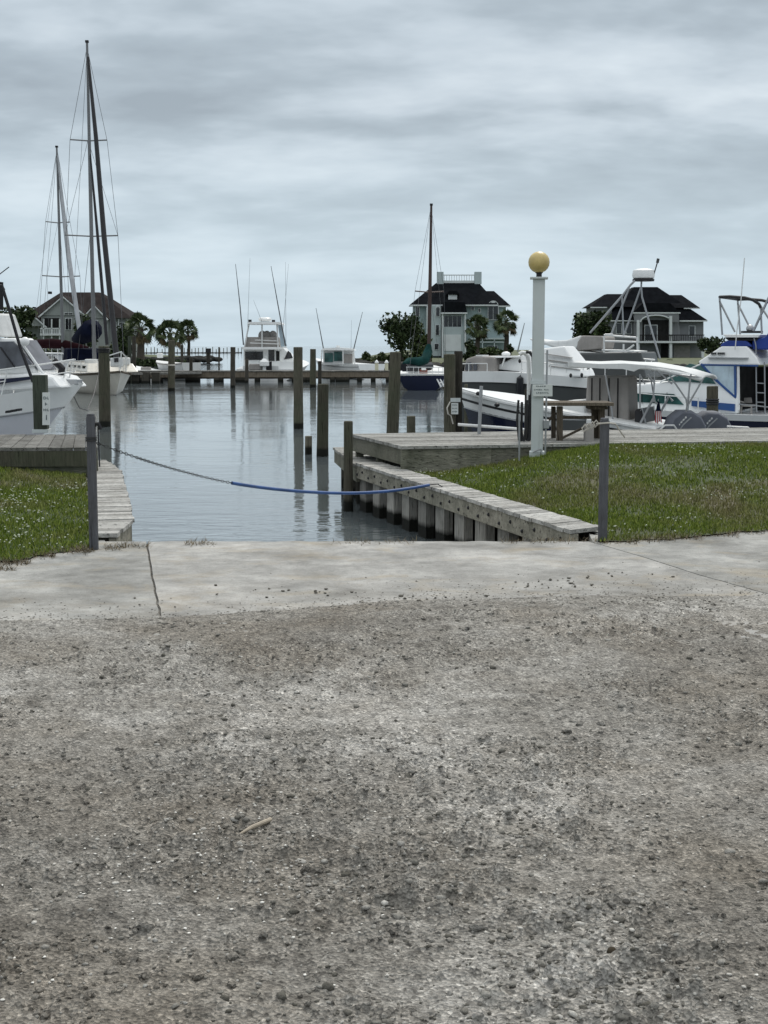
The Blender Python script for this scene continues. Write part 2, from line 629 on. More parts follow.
def concrete_mat(name, tint=(1, 1, 1), seed=0):
    m, t, b = newmat(name)
    v = mapping(t, pos(t), (1, 1, 1), (seed, seed * .7, 0))
    big = noise_tex(t, v, 1.1, 6, .62, .4)
    mid = noise_tex(t, v, 6, 6, .7)
    fine = noise_tex(t, v, 90, 4, .8)
    c = lambda *q: tuple(a * b_ for a, b_ in zip(q, tint))
    base = ramp(t, big, [(.30, c(.17, .168, .155)), (.43, c(.25, .247, .232)), (.55, c(.32, .316, .298)), (.70, c(.41, .40, .375))])
    base = mixc(t, .8, base, ramp(t, mid, [(.3, .68), (.7, 1.28)]), 'MULTIPLY')
    sp_ = noise_tex(t, v, 34, 3, .6)
    base = mixc(t, .6, base, ramp(t, sp_, [(.30, .45), (.42, 1.0), (1, 1.0)]), 'MULTIPLY')
    rs = noise_tex(t, mapping(t, v, (1, 1.3, 1), (4, 9, 0)), 1.7, 5, .65, .4)
    base = mixc(t, math_node(t, 'MULTIPLY', ramp(t, rs, [(.52, 0.0), (.70, 1.0)]), .5), base, (.30, .25, .17))
    spx = N(t, 'ShaderNodeSeparateXYZ')
    t.links.new(pos(t), spx.inputs[0])
    ed = N(t, 'ShaderNodeMapRange')
    ed.inputs['From Min'].default_value = 9.75
    ed.inputs['From Max'].default_value = 8.7
    t.links.new(math_node(t, 'SUBTRACT', spx.outputs[1], math_node(t, 'MULTIPLY', spx.outputs[0], .12)), ed.inputs['Value'])
    dn = noise_tex(t, v, 3.2, 6, .7)
    df = math_node(t, 'MULTIPLY', ed.outputs[0], ramp(t, dn, [(.38, 0.0), (.60, 1.0)]))
    base = mixc(t, math_node(t, 'MULTIPLY', df, .35), base, (.17, .15, .12))
    base = mixc(t, .6, base, ramp(t, fine, [(.3, .65), (.7, 1.35)]), 'MULTIPLY')
    t.links.new(base, b.inputs['Base Color'])
    b.inputs['Roughness'].default_value = .92
    b.inputs['Specular IOR Level'].default_value = .2
    bump(t, b, math_node(t, 'ADD', mid, fine), .4, .006)
    return m


def turf_mats():
    out = []
    for nm, isblade in (('turf_soil', False), ('grass_blades', True)):
        m, t, b = newmat(nm)
        v = pos(t)
        big = noise_tex(t, mapping(t, v, (1, .6, 1), (2.3, 8.1, 0)), .75, 4, .6, .3)
        sp = N(t, 'ShaderNodeSeparateXYZ')
        t.links.new(v, sp.inputs[0])
        # worn brown turf towards the drive on the right
        ax = N(t, 'ShaderNodeMapRange')
        ax.inputs['From Min'].default_value = 1.9
        ax.inputs['From Max'].default_value = 4.6
        ax.inputs['To Max'].default_value = .30
        t.links.new(sp.outputs[0], ax.inputs['Value'])
        ay = N(t, 'ShaderNodeMapRange')
        ay.inputs['From Min'].default_value = 15.6
        ay.inputs['From Max'].default_value = 13.0
        t.links.new(sp.outputs[1], ay.inputs['Value'])
        w = math_node(t, 'ADD', big, math_node(t, 'MULTIPLY', ax.outputs[0], ay.outputs[0]))
        f = ramp(t, w, [(.50, 0.0), (.72, 1.0)])
        if isblade:
            g = ramp(t, attr(t), [(0, (.058, .09, .012)), (.6, (.15, .205, .028)), (1, (.27, .30, .07))])
            br = ramp(t, attr(t), [(0, (.11, .10, .04)), (1, (.28, .24, .13))])
        else:
            fn = noise_tex(t, v, 25, 4, .7)
            g = ramp(t, fn, [(.3, (.018, .03, .008)), (.7, (.045, .065, .018))])
            br = ramp(t, fn, [(.3, (.05, .042, .02)), (.7, (.12, .10, .06))])
        t.links.new(mixc(t, math_node(t, 'MULTIPLY', f, .85), g, br), b.inputs['Base Color'])
        b.inputs['Roughness'].default_value = .7
        b.inputs['Specular IOR Level'].default_value = .15
        out.append(m)
    return out


M['water'] = water_mat()
M['gravel'] = gravel_mat()
M['concrete'] = concrete_mat('ramp_concrete', (1, 1, 1), 0)
M['concrete2'] = concrete_mat('side_slab_concrete', (.94, .95, .95), 5)
M['turf'], M['blade'] = turf_mats()
M['farland'] = paint('far_shore_green', (.05, .065, .035), .9, .3, .05, dirt=.3)
M['yard'] = paint('yard_grass', (.06, .075, .025), .9, .25, .2, dirt=.3)
M['rock'] = paint('shore_rock', (.045, .045, .042), .9, .3, .8, dirt=.3)
M['dirt'] = paint('dark_dirt', (.05, .042, .03), .95, .3, 20, dirt=.3)
def stone_mat():
    m, t, b = newmat('shell_stone')
    n = noise_tex(t, pos(t), 140, 3, .7)
    c = ramp(t, attr(t), [(0, (.10, .095, .08)), (.5, (.24, .23, .205)), (.85, (.36, .35, .32)), (1, (.6, .58, .53))])
    t.links.new(mixc(t, .7, c, ramp(t, n, [(.3, .6), (.7, 1.3)]), 'MULTIPLY'), b.inputs['Base Color'])
    b.inputs['Roughness'].default_value = .95
    b.inputs['Specular IOR Level'].default_value = .1
    bump(t, b, n, 1.0, .006)
    return m


M['stone'] = stone_mat()
M['clod'] = paint('gravel_clod', (.19, .18, .16), .95, .45, 60, dirt=.3, spec=.1)
M['stone_dark'] = paint('dark_clod', (.10, .092, .075), .95, .3, 25, dirt=.3)
M['shell'] = paint('white_shell', (.72, .70, .64), .7, .1, 25, dirt=.1)
M['stick'] = paint('pale_stick', (.36, .31, .24), .8, .2, 20, dirt=.3)
M['clover'] = paint('clover_white', (.40, .43, .32), .8, .25, 9, dirt=.1)

WZ = -0.6
DZ = 0.35          # high docks

# ------------------------------------------------------------------ water, banks, far land
tag(MB().prism([(-9000, -200, WZ), (9000, -200, WZ), (9000, 14000, WZ), (-9000, 14000, WZ)], (0, 0, -3)).build('water', M['water'], origin=(0, 0, WZ)), None, kind='structure')

RW = [(1.60, 11.30), (1.56, 11.77), (-.39, 18.65), (-1.45, 22.5)]     # water face of the right bulkhead
LW = [(-2.24, 11.30), (-2.26, 12.5), (-3.27, 17.4), (-3.80, 19.1)]


def lerp2(a, b, t):
    return (a[0] + (b[0] - a[0]) * t, a[1] + (b[1] - a[1]) * t)


CREST = 11.43
bank = MB()
bank.prism([(60, -12, -.02), (60, 19.4, -.02), (.35, 19.4, -.02), (.10, 18.65, -.02), (1.98, 11.95, -.02), (1.80, CREST, -.02),
            (-2.42, CREST, -.02), (-2.45, 12.5, -.02), (-3.47, 17.4, -.02), (-3.95, 19.0, -.02), (-60, 19.0, -.02), (-60, -12, -.02)], (0, 0, -2.4))
tag(bank.build('ground', M['gravel'], origin=(0, 0, 0)), None, kind='structure')


# numpy value noise
def vnoise(x, y, seed=0):
    xi, yi = np.floor(x).astype(np.int64), np.floor(y).astype(np.int64)
    xf, yf = x - xi, y - yi
    u, v = xf * xf * (3 - 2 * xf), yf * yf * (3 - 2 * yf)

    def h(a, b):
        n = (a * 374761393 + b * 668265263 + seed * 974634777) & 0xffffffff
        n = ((n ^ (n >> 13)) * 1274126177) & 0xffffffff
        return ((n ^ (n >> 16)) & 0xffff) / 65535.0
    return (h(xi, yi) * (1 - u) + h(xi + 1, yi) * u) * (1 - v) + (h(xi, yi + 1) * (1 - u) + h(xi + 1, yi + 1) * u) * v


def fbm(x, y, oct=4, seed=0, gain=.5):
    s, a, tot = 0, 1, 0
    for o in range(oct):
        s = s + a * vnoise(x * 2 ** o + 17.3 * o, y * 2 ** o + 5.1 * o, seed + o)
        tot += a
        a *= gain
    return s / tot


# edge of the concrete apron against the gravel (y as a function of x), measured points
EDGE = [(-6, 8.15), (-2.2, 8.25), (-1.3, 8.33), (-.55, 8.6), (.12, 8.9), (1.1, 9.06), (2.4, 9.06), (6, 8.95)]


def edge_y(x):
    return np.interp(x, [e[0] for e in EDGE], [e[1] for e in EDGE])


def gravel_height(X, Y):
    und = (fbm(X * .9, Y * .9, 3, 3) - .5) * .05
    clump = fbm(X * 14, Y * 17, 3, 21)
    mask = np.clip((fbm(X * 1.7, Y * 1.7, 3, 44) - .36) * 4, 0, 1)
    cl = np.clip(clump - .50, 0, 1) * .13 * (.35 + .65 * mask)
    fine = (fbm(X * 60, Y * 60, 2, 9) - .5) * .009
    mid = (fbm(X * 28, Y * 28, 2, 77) - .5) * .010
    h = und + cl + fine + mid
    d = Y - edge_y(X) + (fbm(X * 3, Y * 3, 3, 61) - .5) * .07
    t = np.clip((d + .20) / .30, 0, 1)
    q = np.clip((d + .9) / .7, 0, 1)
    return h * (1 - t) * (1 - .88 * q) + (.010 - .006 * q) * (1 - t) - .022 * t


def gravel_patch():
    rows = []
    y = 2.6
    while y < 9.6:
        rows.append(y)
        y += max(.007, y * y / 1.6 * 1.9 / 1400)
    rows = np.array(rows)
    nc = 520
    U = np.linspace(-.38, .38, nc)
    Xg = rows[:, None] * U[None, :]
    Yg = np.repeat(rows[:, None], nc, 1)
    Z = gravel_height(Xg, Yg)
    V = np.stack([Xg, Yg, Z], -1).reshape(-1, 3)
    nr = len(rows)
    idx = np.arange(nr * nc).reshape(nr, nc)
    Fq = np.stack([idx[:-1, :-1], idx[:-1, 1:], idx[1:, 1:], idx[1:, :-1]], -1).reshape(-1, 4)
    me = raw_mesh('gravel_lot', V, Fq, None, M['gravel'], 4)
    o = bpy.data.objects.new('gravel_lot', me)
    COL.objects.link(o)
    tag(o, None, kind='structure')


gravel_patch()

ICO_V = np.array([(0, 0, -1), (.72, -.53, -.45), (-.28, -.85, -.45), (-.89, 0, -.45), (-.28, .85, -.45), (.72, .53, -.45),
                  (.28, -.85, .45), (-.72, -.53, .45), (-.72, .53, .45), (.28, .85, .45), (.89, 0, .45), (0, 0, 1)])
ICO_F = np.array([(0, 1, 2), (1, 0, 5), (0, 2, 3), (0, 3, 4), (0, 4, 5), (1, 5, 10), (2, 1, 6), (3, 2, 7), (4, 3, 8), (5, 4, 9),
                  (1, 10, 6), (2, 6, 7), (3, 7, 8), (4, 8, 9), (5, 9, 10), (6, 10, 11), (7, 6, 11), (8, 7, 11), (9, 8, 11), (10, 9, 11)])


def scatter(name, label, P, size, flat, m):
    n = len(P)
    sc = size[:, None, None] * (1 + RNG.uniform(-.45, .45, (n, 12, 1)))
    st = RNG.uniform(.7, 1.4, (n, 1, 3))
    st[:, :, 2] = flat
    V = ICO_V[None] * sc * st
    a = RNG.uniform(0, 6.28, n)
    c, s = np.cos(a)[:, None], np.sin(a)[:, None]
    x, y = V[..., 0] * c - V[..., 1] * s, V[..., 0] * s + V[..., 1] * c
    V = np.stack([x, y, V[..., 2]], -1) + P[:, None, :]
    Fa = (ICO_F[None] + (np.arange(n) * 12)[:, None, None]).reshape(-1, 3)
    me = raw_mesh(name, V.reshape(-1, 3), Fa, np.repeat(RNG.random(n) ** 1.2, 20), m)
    o = bpy.data.objects.new(name, me)
    COL.objects.link(o)
    return tag(o, label, kind='stuff')


def gravel_pts(n, y0=2.8, y1=8.8):
    Y = y0 + (y1 - y0) * RNG.random(n) ** 1.35
    X = Y * RNG.uniform(-.36, .36, n)
    return X, Y


X_, Y_ = gravel_pts(26000)
keep = RNG.random(len(X_)) < np.clip((fbm(X_ * 1.7, Y_ * 1.7, 3, 44) - .36) * 3.2, .12, 1)
X_, Y_ = X_[keep], Y_[keep]
ok = Y_ < edge_y(X_) - .05
X_, Y_ = X_[ok], Y_[ok]
scatter('gravel_stones', 'grey crumbs and pebbles scattered over the gravel lot', np.stack([X_, Y_, gravel_height(X_, Y_) + .001], -1),
        RNG.uniform(.0025, .008, len(X_)) * (1 + 1.1 * (RNG.random(len(X_)) < .05)), .6, M['stone'])
X_, Y_ = gravel_pts(9000)
keep = (RNG.random(len(X_)) < np.clip((fbm(X_ * 2.3, Y_ * 2.3, 4, 144) - .50) * 4, .0, .7)) & (Y_ < edge_y(X_) - .05)
X_, Y_ = X_[keep], Y_[keep]
scatter('gravel_clods', 'dark rough clods clustered over the gravel lot', np.stack([X_, Y_, gravel_height(X_, Y_) - .001], -1),
        RNG.uniform(.005, .013, len(X_)) * (1 + .7 * (RNG.random(len(X_)) < .06)), .8, M['gravel'])
X_, Y_ = gravel_pts(420)
cl = RNG.random(420) < .35
X_[cl] = -.62 + RNG.normal(0, .22, cl.sum())
Y_[cl] = 4.25 + RNG.normal(0, .35, cl.sum())
scatter('shell_bits', 'white crushed shell bits lying in the gravel', np.stack([X_, Y_, gravel_height(X_, Y_) + .003], -1),
        RNG.uniform(.002, .0055, 420), .45, M['shell'])
n_ = 2600
X_ = RNG.uniform(-3.4, 3.6, n_)
Y_ = edge_y(X_) - .30 + RNG.exponential(.17, n_) * (.3 + 1.8 * fbm(X_ * 1.6, X_ * 0 + 3, 3, 12))
scatter('loose_grit', 'loose grit spilled from the gravel onto the concrete apron', np.stack([X_, Y_, np.full(n_, .001)], -1), RNG.uniform(.002, .0065, n_), .5, M['gravel'])
# dirt clods on the concrete apron
P = []
for (px, py, k, sp_) in ((300, 592, 16, 50), (560, 584, 22, 22), (690, 600, 14, 60), (420, 598, 20, 45), (600, 576, 4, 30), (655, 575, 3, 12), (170, 612, 2, 5), (138, 600, 2, 2)):
    for _ in range(k):
        q = G(px + random.gauss(0, sp_), py + random.gauss(0, 3.5), 0)
        P.append((q.x, q.y, .006))
P = np.array(P)
scatter('dirt_clods', 'small dark clods tracked onto the concrete apron', P, RNG.uniform(.004, .014, len(P)), .5, M['stone_dark'])

# ------------------------------------------------------------------ concrete apron
J1 = [G(147, 541.6), G(150, 562), G(154, 585), G(158, 604), G(163, 632)]
J2 = [G(590, 541.6), G(640, 556), G(700, 575), G(768, 594), G(860, 620)]
gap = Vector((.008, 0, 0))


def wav(pts, amp, seed):
    out = []
    for i in range(len(pts) - 1):
        for k in range(6):
            t = k / 6
            q = pts[i].lerp(pts[i + 1], t)
            q = q + Vector((amp * (mnoise.noise(Vector((q.x * 7, q.y * 7, seed)))), 0, 0))
            out.append(q)
    out.append(pts[-1])
    return out


Jw = wav(J1, .011, 1)
left = [q - gap for q in Jw]
rightj = [q + gap for q in Jw]
J2w = wav(J2, .01, 3)
crestL, crestR = Vector((-2.30, CREST, 0)), Vector((1.70, CREST, 0))
s1 = MB().prism([(-40, 7.4, 0), (left[-1].x, left[-1].y - .5, 0)] + [tuple(q) for q in reversed(left)] + [(left[0].x, CREST, 0), (-2.30, CREST, 0), (-2.45, 12.1, 0), (-4.5, 12.6, 0), (-40, 12.6, 0)], (0, 0, -.12))
tag(s1.build('concrete_apron', M['concrete2'], origin=(0, 0, 0)), None, kind='structure')
mid_ = [(rightj[-1].x, rightj[-1].y - .5, 0)] + [(J2w[-1].x - .02, J2w[-1].y - .6, 0)] + [(q.x - .005, q.y - .005, 0) for q in reversed(J2w)] + [(J2w[0].x - i * (J2w[0].x - rightj[0].x) / 60, CREST + .05 * mnoise.noise(Vector((i * .31, 2, 0))) + (.015 * random.random() if 0 < i < 60 else 0), 0) for i in range(61)] + [tuple(q) for q in rightj[1:]]
tag(MB().prism(mid_, (0, 0, -.12)).build('concrete_apron', M['concrete'], origin=(0, 0, 0)), None, kind='structure')
s3 = [(J2w[0].x + .01, CREST, 0)] + [(q.x + .006, q.y + .006, 0) for q in J2w[1:]] + [(J2w[-1].x + .01, J2w[-1].y - .6, 0), (40, 7.5, 0), (40, 14, 0), (1.8, 12.4, 0), (1.72, CREST, 0)]
tag(MB().prism(s3, (0, 0, -.12)).build('concrete_apron', M['concrete2'], origin=(0, 0, 0)), None, kind='structure')
rp = MB()
rp.prism([(-2.3, CREST - .3, -.125), (-2.3, CREST, -.13), (-2.3, 17.5, -1.05), (-2.3, 17.5, -1.4), (-2.3, CREST - .3, -.5)], (4.0, 0, 0))
tag(rp.build('boat_ramp', M['concrete'], origin=(0, CREST, 0)), None, kind='structure')


# ------------------------------------------------------------------ grass banks
def smooth(a, b, x):
    t = np.clip((x - a) / (b - a), 0, 1)
    return t * t * (3 - 2 * t)


def turf_z(X, Y):
    r = .31 * smooth(12.6, 17.6, Y) * smooth(.5, 3.0, X)
    l = .13 * smooth(13.5, 17.5, Y) * smooth(-3.6, -5.5, X)
    m = .012 + .02 * (fbm(X * 1.3, Y * 1.3, 3, 5) - .5)
    return r + l + m


def in_poly(X, Y, poly):
    c = np.zeros(len(X), bool)
    n = len(poly)
    for i in range(n):
        x1, y1 = poly[i]
        x2, y2 = poly[(i + 1) % n]
        k = ((y1 > Y) != (y2 > Y)) & (X < (x2 - x1) * (Y - y1) / (y2 - y1 + 1e-12) + x1)
        c ^= k
    return c


def g2(px, py):
    q = G(px, py, 0)
    return (q.x, q.y)


RG = [g2(600, 541.5), g2(640, 541), g2(668, 539.5), g2(700, 537), g2(735, 533.5), g2(768, 531), g2(860, 525), (14, 11.9), (14, 18.9), (5.1, 18.55), (.3, 17.55), (.08, 18.0), (1.92, 12.1)]
LG = [(-9, 10.55), g2(-60, 575), g2(0, 567.5), g2(26, 560), g2(52, 554), g2(88, 549.5), (-2.36, 11.42), (-2.60, 12.4), (-3.72, 17.35), (-9, 17.5)]


def turf(name, poly, x0, x1, y0, y1, st=.06):
    nx, ny = int((x1 - x0) / st), int((y1 - y0) / st)
    xs, ys = np.linspace(x0, x1, nx), np.linspace(y0, y1, ny)
    Xg, Yg = np.meshgrid(xs, ys)
    Zg = turf_z(Xg, Yg)
    V = np.stack([Xg, Yg, Zg], -1).reshape(-1, 3)
    idx = np.arange(nx * ny).reshape(ny, nx)
    Fq = np.stack([idx[:-1, :-1], idx[:-1, 1:], idx[1:, 1:], idx[1:, :-1]], -1).reshape(-1, 4)
    cx, cy = V[Fq, 0].mean(1), V[Fq, 1].mean(1)
    wob = (fbm(cx * 5, cy * 5, 3, 8) - .5) * .22
    Fq = Fq[in_poly(cx + wob * .3, cy + wob, poly)]
    me = raw_mesh(name, V, Fq, None, M['turf'], 4)
    o = bpy.data.objects.new(name, me)
    COL.objects.link(o)
    tag(o, None, kind='structure')


turf('grass_bank', RG, .05, 9.5, 11.2, 18.9)
turf('grass_bank', LG, -9, -2.3, 10.3, 17.5)


def blades(name, label, poly, bx, n, seed):
    X = RNG.uniform(bx[0], bx[1], n)
    Y = RNG.uniform(bx[2], bx[3], n)
    wob = (fbm(X * 5, Y * 5, 3, 8) - .5) * .22
    k = in_poly(X + wob * .3, Y + wob, poly)
    # the edge is ragged and thins out
    X, Y = X[k], Y[k]
    den = fbm(X * 2.2, Y * 2.2, 3, 30 + seed)
    k = RNG.random(len(X)) < np.clip(den * 1.5, .25, 1)
    X, Y = X[k], Y[k]
    n = len(X)
    h = RNG.uniform(.018, .045, n) * (.7 + .8 * fbm(X * 3, Y * 3, 2, 70))
    w = RNG.uniform(.004, .009, n)
    a = RNG.uniform(0, 6.28, n)
    le = RNG.uniform(0, .7, n) * h
    la = RNG.uniform(0, 6.28, n)
    Z = turf_z(X, Y) - .004
    A = np.stack([X - np.cos(a) * w, Y - np.sin(a) * w, Z], -1)
    B = np.stack([X + np.cos(a) * w, Y + np.sin(a) * w, Z], -1)
    C = np.stack([X + np.cos(la) * le, Y + np.sin(la) * le, Z + h], -1)
    V = np.stack([A, B, C], 1).reshape(-1, 3)
    me = raw_mesh(name, V, np.arange(3 * n).reshape(-1, 3), RNG.random(n), M['blade'])
    o = bpy.data.objects.new(name, me)
    COL.objects.link(o)
    tag(o, label, kind='stuff')


blades('grass', 'short green grass with worn brown patches right of the ramp', RG, (0, 9.2, 11.2, 18.9), 230000, 1)
blades('grass', 'short green clover grass left of the ramp', LG, (-7.2, -2.3, 10.3, 17.5), 110000, 2)


def clover(name, label, poly, bx, n, cent):
    X = RNG.uniform(bx[0], bx[1], n)
    Y = RNG.uniform(bx[2], bx[3], n)
    k = in_poly(X, Y, poly) & (RNG.random(n) < np.clip((fbm(X * 1.5, Y * 1.5, 3, 90 + cent) - .42) * 4.5, .03, 1))
    X, Y = X[k], Y[k]
    scatter(name, label, np.stack([X, Y, turf_z(X, Y) + RNG.uniform(.03, .055, len(X))], -1), RNG.uniform(.005, .0105, len(X)), .8, M['clover'])


clover('clover_flowers', 'tiny white clover flowers dotting the grass right of the ramp', RG, (0, 9, 11.2, 18.9), 3200, 4)
clover('clover_flowers', 'tiny white clover flowers dotting the grass left of the ramp', LG, (-7, -2.3, 10.6, 16), 3000, 2)


# dry weeds along the crest
def weeds(name, label, spots, n, cz=0):
    mb = MB()
    for (px0, px1, py) in spots:
        for i in range(n):
            q = G(random.uniform(px0, px1), py + random.gauss(0, 1.3), 0)
            a = random.uniform(0, 6.28)
            ln = random.uniform(.02, .09)
            b = q + Vector((math.cos(a) * ln, math.sin(a) * ln, random.uniform(.0, .05)))
            s_ = Vector((-math.sin(a), math.cos(a), 0)) * .003
            mb.add([q - s_, q + s_, b], [(0, 1, 2)])
    return tag(mb.build(name, M['palm_dry'], origin=(0, 0, 0)), label, kind='stuff')


weeds('dry_weeds', 'dead weeds and straw along the top edge of the ramp', [(118, 150, 546), (104, 125, 548), (185, 215, 544), (330, 420, 542.5), (500, 560, 541.5), (545, 606, 541)], 110)


weeds('dry_thatch', 'dry thatch fringe where the left grass meets the concrete', [(-40, 15, 569), (0, 30, 563), (24, 56, 556), (50, 92, 551.5), (70, 95, 549)], 240)
weeds('dry_thatch', 'dry thatch fringe where the right grass meets the concrete', [(600, 640, 542), (636, 672, 540), (666, 704, 538), (698, 738, 535), (730, 800, 532)], 200)

# ------------------------------------------------------------------ bulkheads and docks
def board_run(mb, A0, A1, B0, B1, bw, z, th, gapf=.06, lip=0.0):
    """planks laid across from line A0-A1 to line B0-B1"""
    A0, A1, B0, B1 = map(Vector, (A0, A1, B0, B1))
    L = (A1 - A0).length
    n = max(1, int(L / bw))
    for i in range(n):
        t0, t1 = (i + gapf / 2) / n, (i + 1 - gapf / 2) / n
        a0, a1, b0, b1 = A0.lerp(A1, t0), A0.lerp(A1, t1), B0.lerp(B1, t0), B0.lerp(B1, t1)
        j = random.uniform(-.012, .012)
        dirv = (b0 - a0).normalized() * j
        dz = random.uniform(-.003, .003)
        pts = [Vector((q.x, q.y, z + dz)) for q in (a0 + dirv, a1 + dirv, b1 + dirv, b0 + dirv)]
        mb.prism(pts, (0, 0, -th))


def perp(v):
    return Vector((v.y, -v.x))


# right bulkhead
w0, w1 = Vector((1.56, 11.77)), Vector((-.39, 18.65))
wd = (w1 - w0).normalized()
wn = Vector((wd.y, -wd.x))
if wn.x < 0:
    wn = -wn
rb = thing('bulkhead', 'timber bulkhead with bleached cap boards right of the boat ramp', 'bulkhead', (w0.x, w0.y, -.6))
CZ = .055
mb = MB()
a0, a1 = w0, w1
board_run(mb, a0 - wd * .05, a1, a0 + wn * .36 + wd * .10, a1 + wn * .36, .145, CZ, .035)
mb.build('cap_boards', M['cap'], rb)
mb = MB()
joint = .48
q0, q1 = w0 + wn * .02 - wd * .02, w1 + wn * .02
for t0, t1 in ((0, joint), (joint + .002, 1)):
    s0, s1_ = q0.lerp(q1, t0), q0.lerp(q1, t1)
    mb.obox((s0.x, s0.y, -.155), (s1_.x - s0.x, s1_.y - s0.y, 0), (wn.x * .07, wn.y * .07, 0), (0, 0, .172))
mb.build('wale_beam', M['beam'], rb, bevel=.006)
mb = MB()
for i in range(24):
    t = .03 + i * .042
    q = q0.lerp(q1, min(t, .99)) - wn * .002
    mb.ball((q.x, q.y, -.05 - .05 * (i % 2)), .018, .018, .018, 8)
mb.build_each('bolt', M['dark'], rb)
for i in range(10):
    t = .135 + i * .0925
    q = w0.lerp(w1, t) + wn * .09
    m_ = MB()
    m_.obox(Vector((q.x, q.y, -1.6)) , wd.to_3d() * .31, wn.to_3d() * .10, (0, 0, 1.45))
    m_.build('sheet_pile', M['sheet'], rb)
mb = MB()
q0, q1 = w0 + wn * .24, w1 + wn * .24
mb.obox((q0.x, q0.y, -1.9), (q1.x - q0.x, q1.y - q0.y, 0), (wn.x * .05, wn.y * .05, 0), (0, 0, 1.90))
mb.build('back_wall', M['pile_dark'], rb)
# lower walkway past the high dock
lw = thing('low_walkway', 'low grey plank walkway beyond the raised dock, level with the bulkhead cap', 'walkway', (-1, 20.5, -.6))
mb = MB()
e1 = Vector((-.80, 21.9))
we = (e1 - w1).normalized()
board_run(mb, w1 + we * .02, e1, w1 + wn * 1.5 + we * .02, e1 + wn * 1.5, .145, CZ - .03, .035)
mb.build('deck_boards', M['deck'], lw)
mb = MB()
q0, q1 = w1 + wn * .02 + we * .03, e1 + wn * .02
mb.obox((q0.x, q0.y, -.21), (q1.x - q0.x, q1.y - q0.y, 0), (wn.x * .06, wn.y * .06, 0), (0, 0, .195))
mb.build('fascia_board', M['fascia'], lw)
for i in range(5):
    q = w1.lerp(e1, .06 + i * .22) + wn * .2
    MB().tube([(q.x, q.y, -1.6), (q.x, q.y, -.012)], .09, 10).build('support_pile', M['pile_dark'], lw, smooth=True)

# right raised dock: front corner, left far corner, right extents
c0 = Vector((.226, 17.57))
c1 = c0 + wd * 2.62
c2 = Vector((9.0, 19.45))
c3 = Vector((9.0, 22.6))
dk = thing('dock', 'raised grey plank dock on the right, in front of the moored boats', 'dock', (c0.x, c0.y, 0))
mb = MB()
# boards run parallel to the bulkhead direction? they run along the long side in staggered strips
board_run(mb, c0, c1, c2, c2 + (c3 - c2) * .93, .14, DZ, .04, .05)
mb.build('deck_boards', M['deck'], dk)
mb = MB()
fd = (c2 - c0).normalized()
fn = Vector((-fd.y, fd.x))
cA, cB = c0 + fn * .03, c2 + fn * .03
half = cA + fd * 1.18
mb.obox((cA.x, cA.y, -.15), (half - cA).to_3d(), (fn * .05).to_3d(), (0, 0, DZ - .045 + .15))
mb.obox((half.x + .004, half.y, -.15), (cB - half).to_3d(), (fn * .05).to_3d(), (0, 0, DZ - .045 + .15))
mb.build('front_fascia', M['fascia'], dk)
mb = MB()
sA, sB = c0 + wn * .03 + wd * .09, c1 + wn * .03
mb.obox((sA.x, sA.y, DZ - .045 - .20), (sB - sA).to_3d(), (wn * .045).to_3d(), (0, 0, .20))
mb.build('side_fascia', M['fascia'], dk)
for t in (.05, .55, .97):
    q = c0.lerp(c1, t) + wn * .12
    MB().box((q.x, q.y, .09), (.10, .10, .42), .2).build('support_post', M['fascia'], dk)
mb = MB()
qa, qb = c1 + wn * .1, c3 + Vector((0, -.15))
mb.obox((qa.x, qa.y, .05), (qb - qa).to_3d(), (0, -.05, 0), (0, 0, .25))
mb.build('rear_fascia', M['pile_dark'], dk)
for i in range(6):
    q = (c1 + wn * .3).lerp(c3, .02 + i * .19)
    MB().tube([(q.x, q.y - .3, -1.6), (q.x, q.y - .3, DZ - .05)], .1, 10).build('dock_pile', M['pile_dark'], dk, smooth=True)

# left bulkhead
lb = thing('bulkhead', 'narrow bleached plank bulkhead with angled end left of the boat ramp', 'bulkhead', (-2.4, 11.7, -.6))
P0, P1, P2, P3 = Vector((-2.25, 12.5)), Vector((-3.27, 17.4)), Vector((-3.80, 19.1)), Vector((-2.40, 11.66))
ld = (P1 - P0).normalized()
ln = Vector((ld.y, -ld.x))
if ln.x > 0:
    ln = -ln
mb = MB()
board_run(mb, P0, P1, P0 + ln * .36, P1 + ln * .40, .145, CZ, .035)
board_run(mb, P1 + ld * .02, P2, P1 + ln * .40 + ld * .02, P2 + ln * .4, .145, CZ, .035)
board_run(mb, Vector((-2.21, 11.50)), Vector((-2.25, 12.47)), Vector((-2.425, 11.50)), Vector((-2.60, 12.40)), .145, CZ, .035)
mb.build('cap_boards', M['cap'], lb)
mb = MB()
for (a, b_) in (((-2.225, 11.52), (-2.27, 12.48)), ((-2.27, 12.5), (-3.285, 17.4)), ((-3.29, 17.42), (-3.81, 19.05))):
    a, b_ = Vector(a), Vector(b_)
    mb.obox((a.x, a.y, -.17), (b_ - a).to_3d(), (-.06, 0, 0), (0, 0, .185))
mb.build('wale_beam', M['beam'], lb)
mb = MB()
for (a, b_) in (((-2.235, 11.52), (-2.285, 12.48)), ((-2.30, 12.5), (-3.32, 17.4)), ((-3.32, 17.42), (-3.85, 19.05))):
    a, b_ = Vector(a), Vector(b_)
    n = max(1, int((b_ - a).length / .25))
    for i in range(n):
        q, q2 = a.lerp(b_, i / n), a.lerp(b_, (i + .93) / n)
        mb.obox((q.x, q.y, -1.7), (q2 - q).to_3d(), (-.05, 0, 0), (0, 0, 1.55))
mb.build('sheet_wall', M['sheet'], lb)
MB().box((-2.35, 11.56, -.03), (.16, .05, .11), .05).build('hollow_shade_block', M['pile_dark'], lb)  # dark block stands in for the shaded hollow under the boards

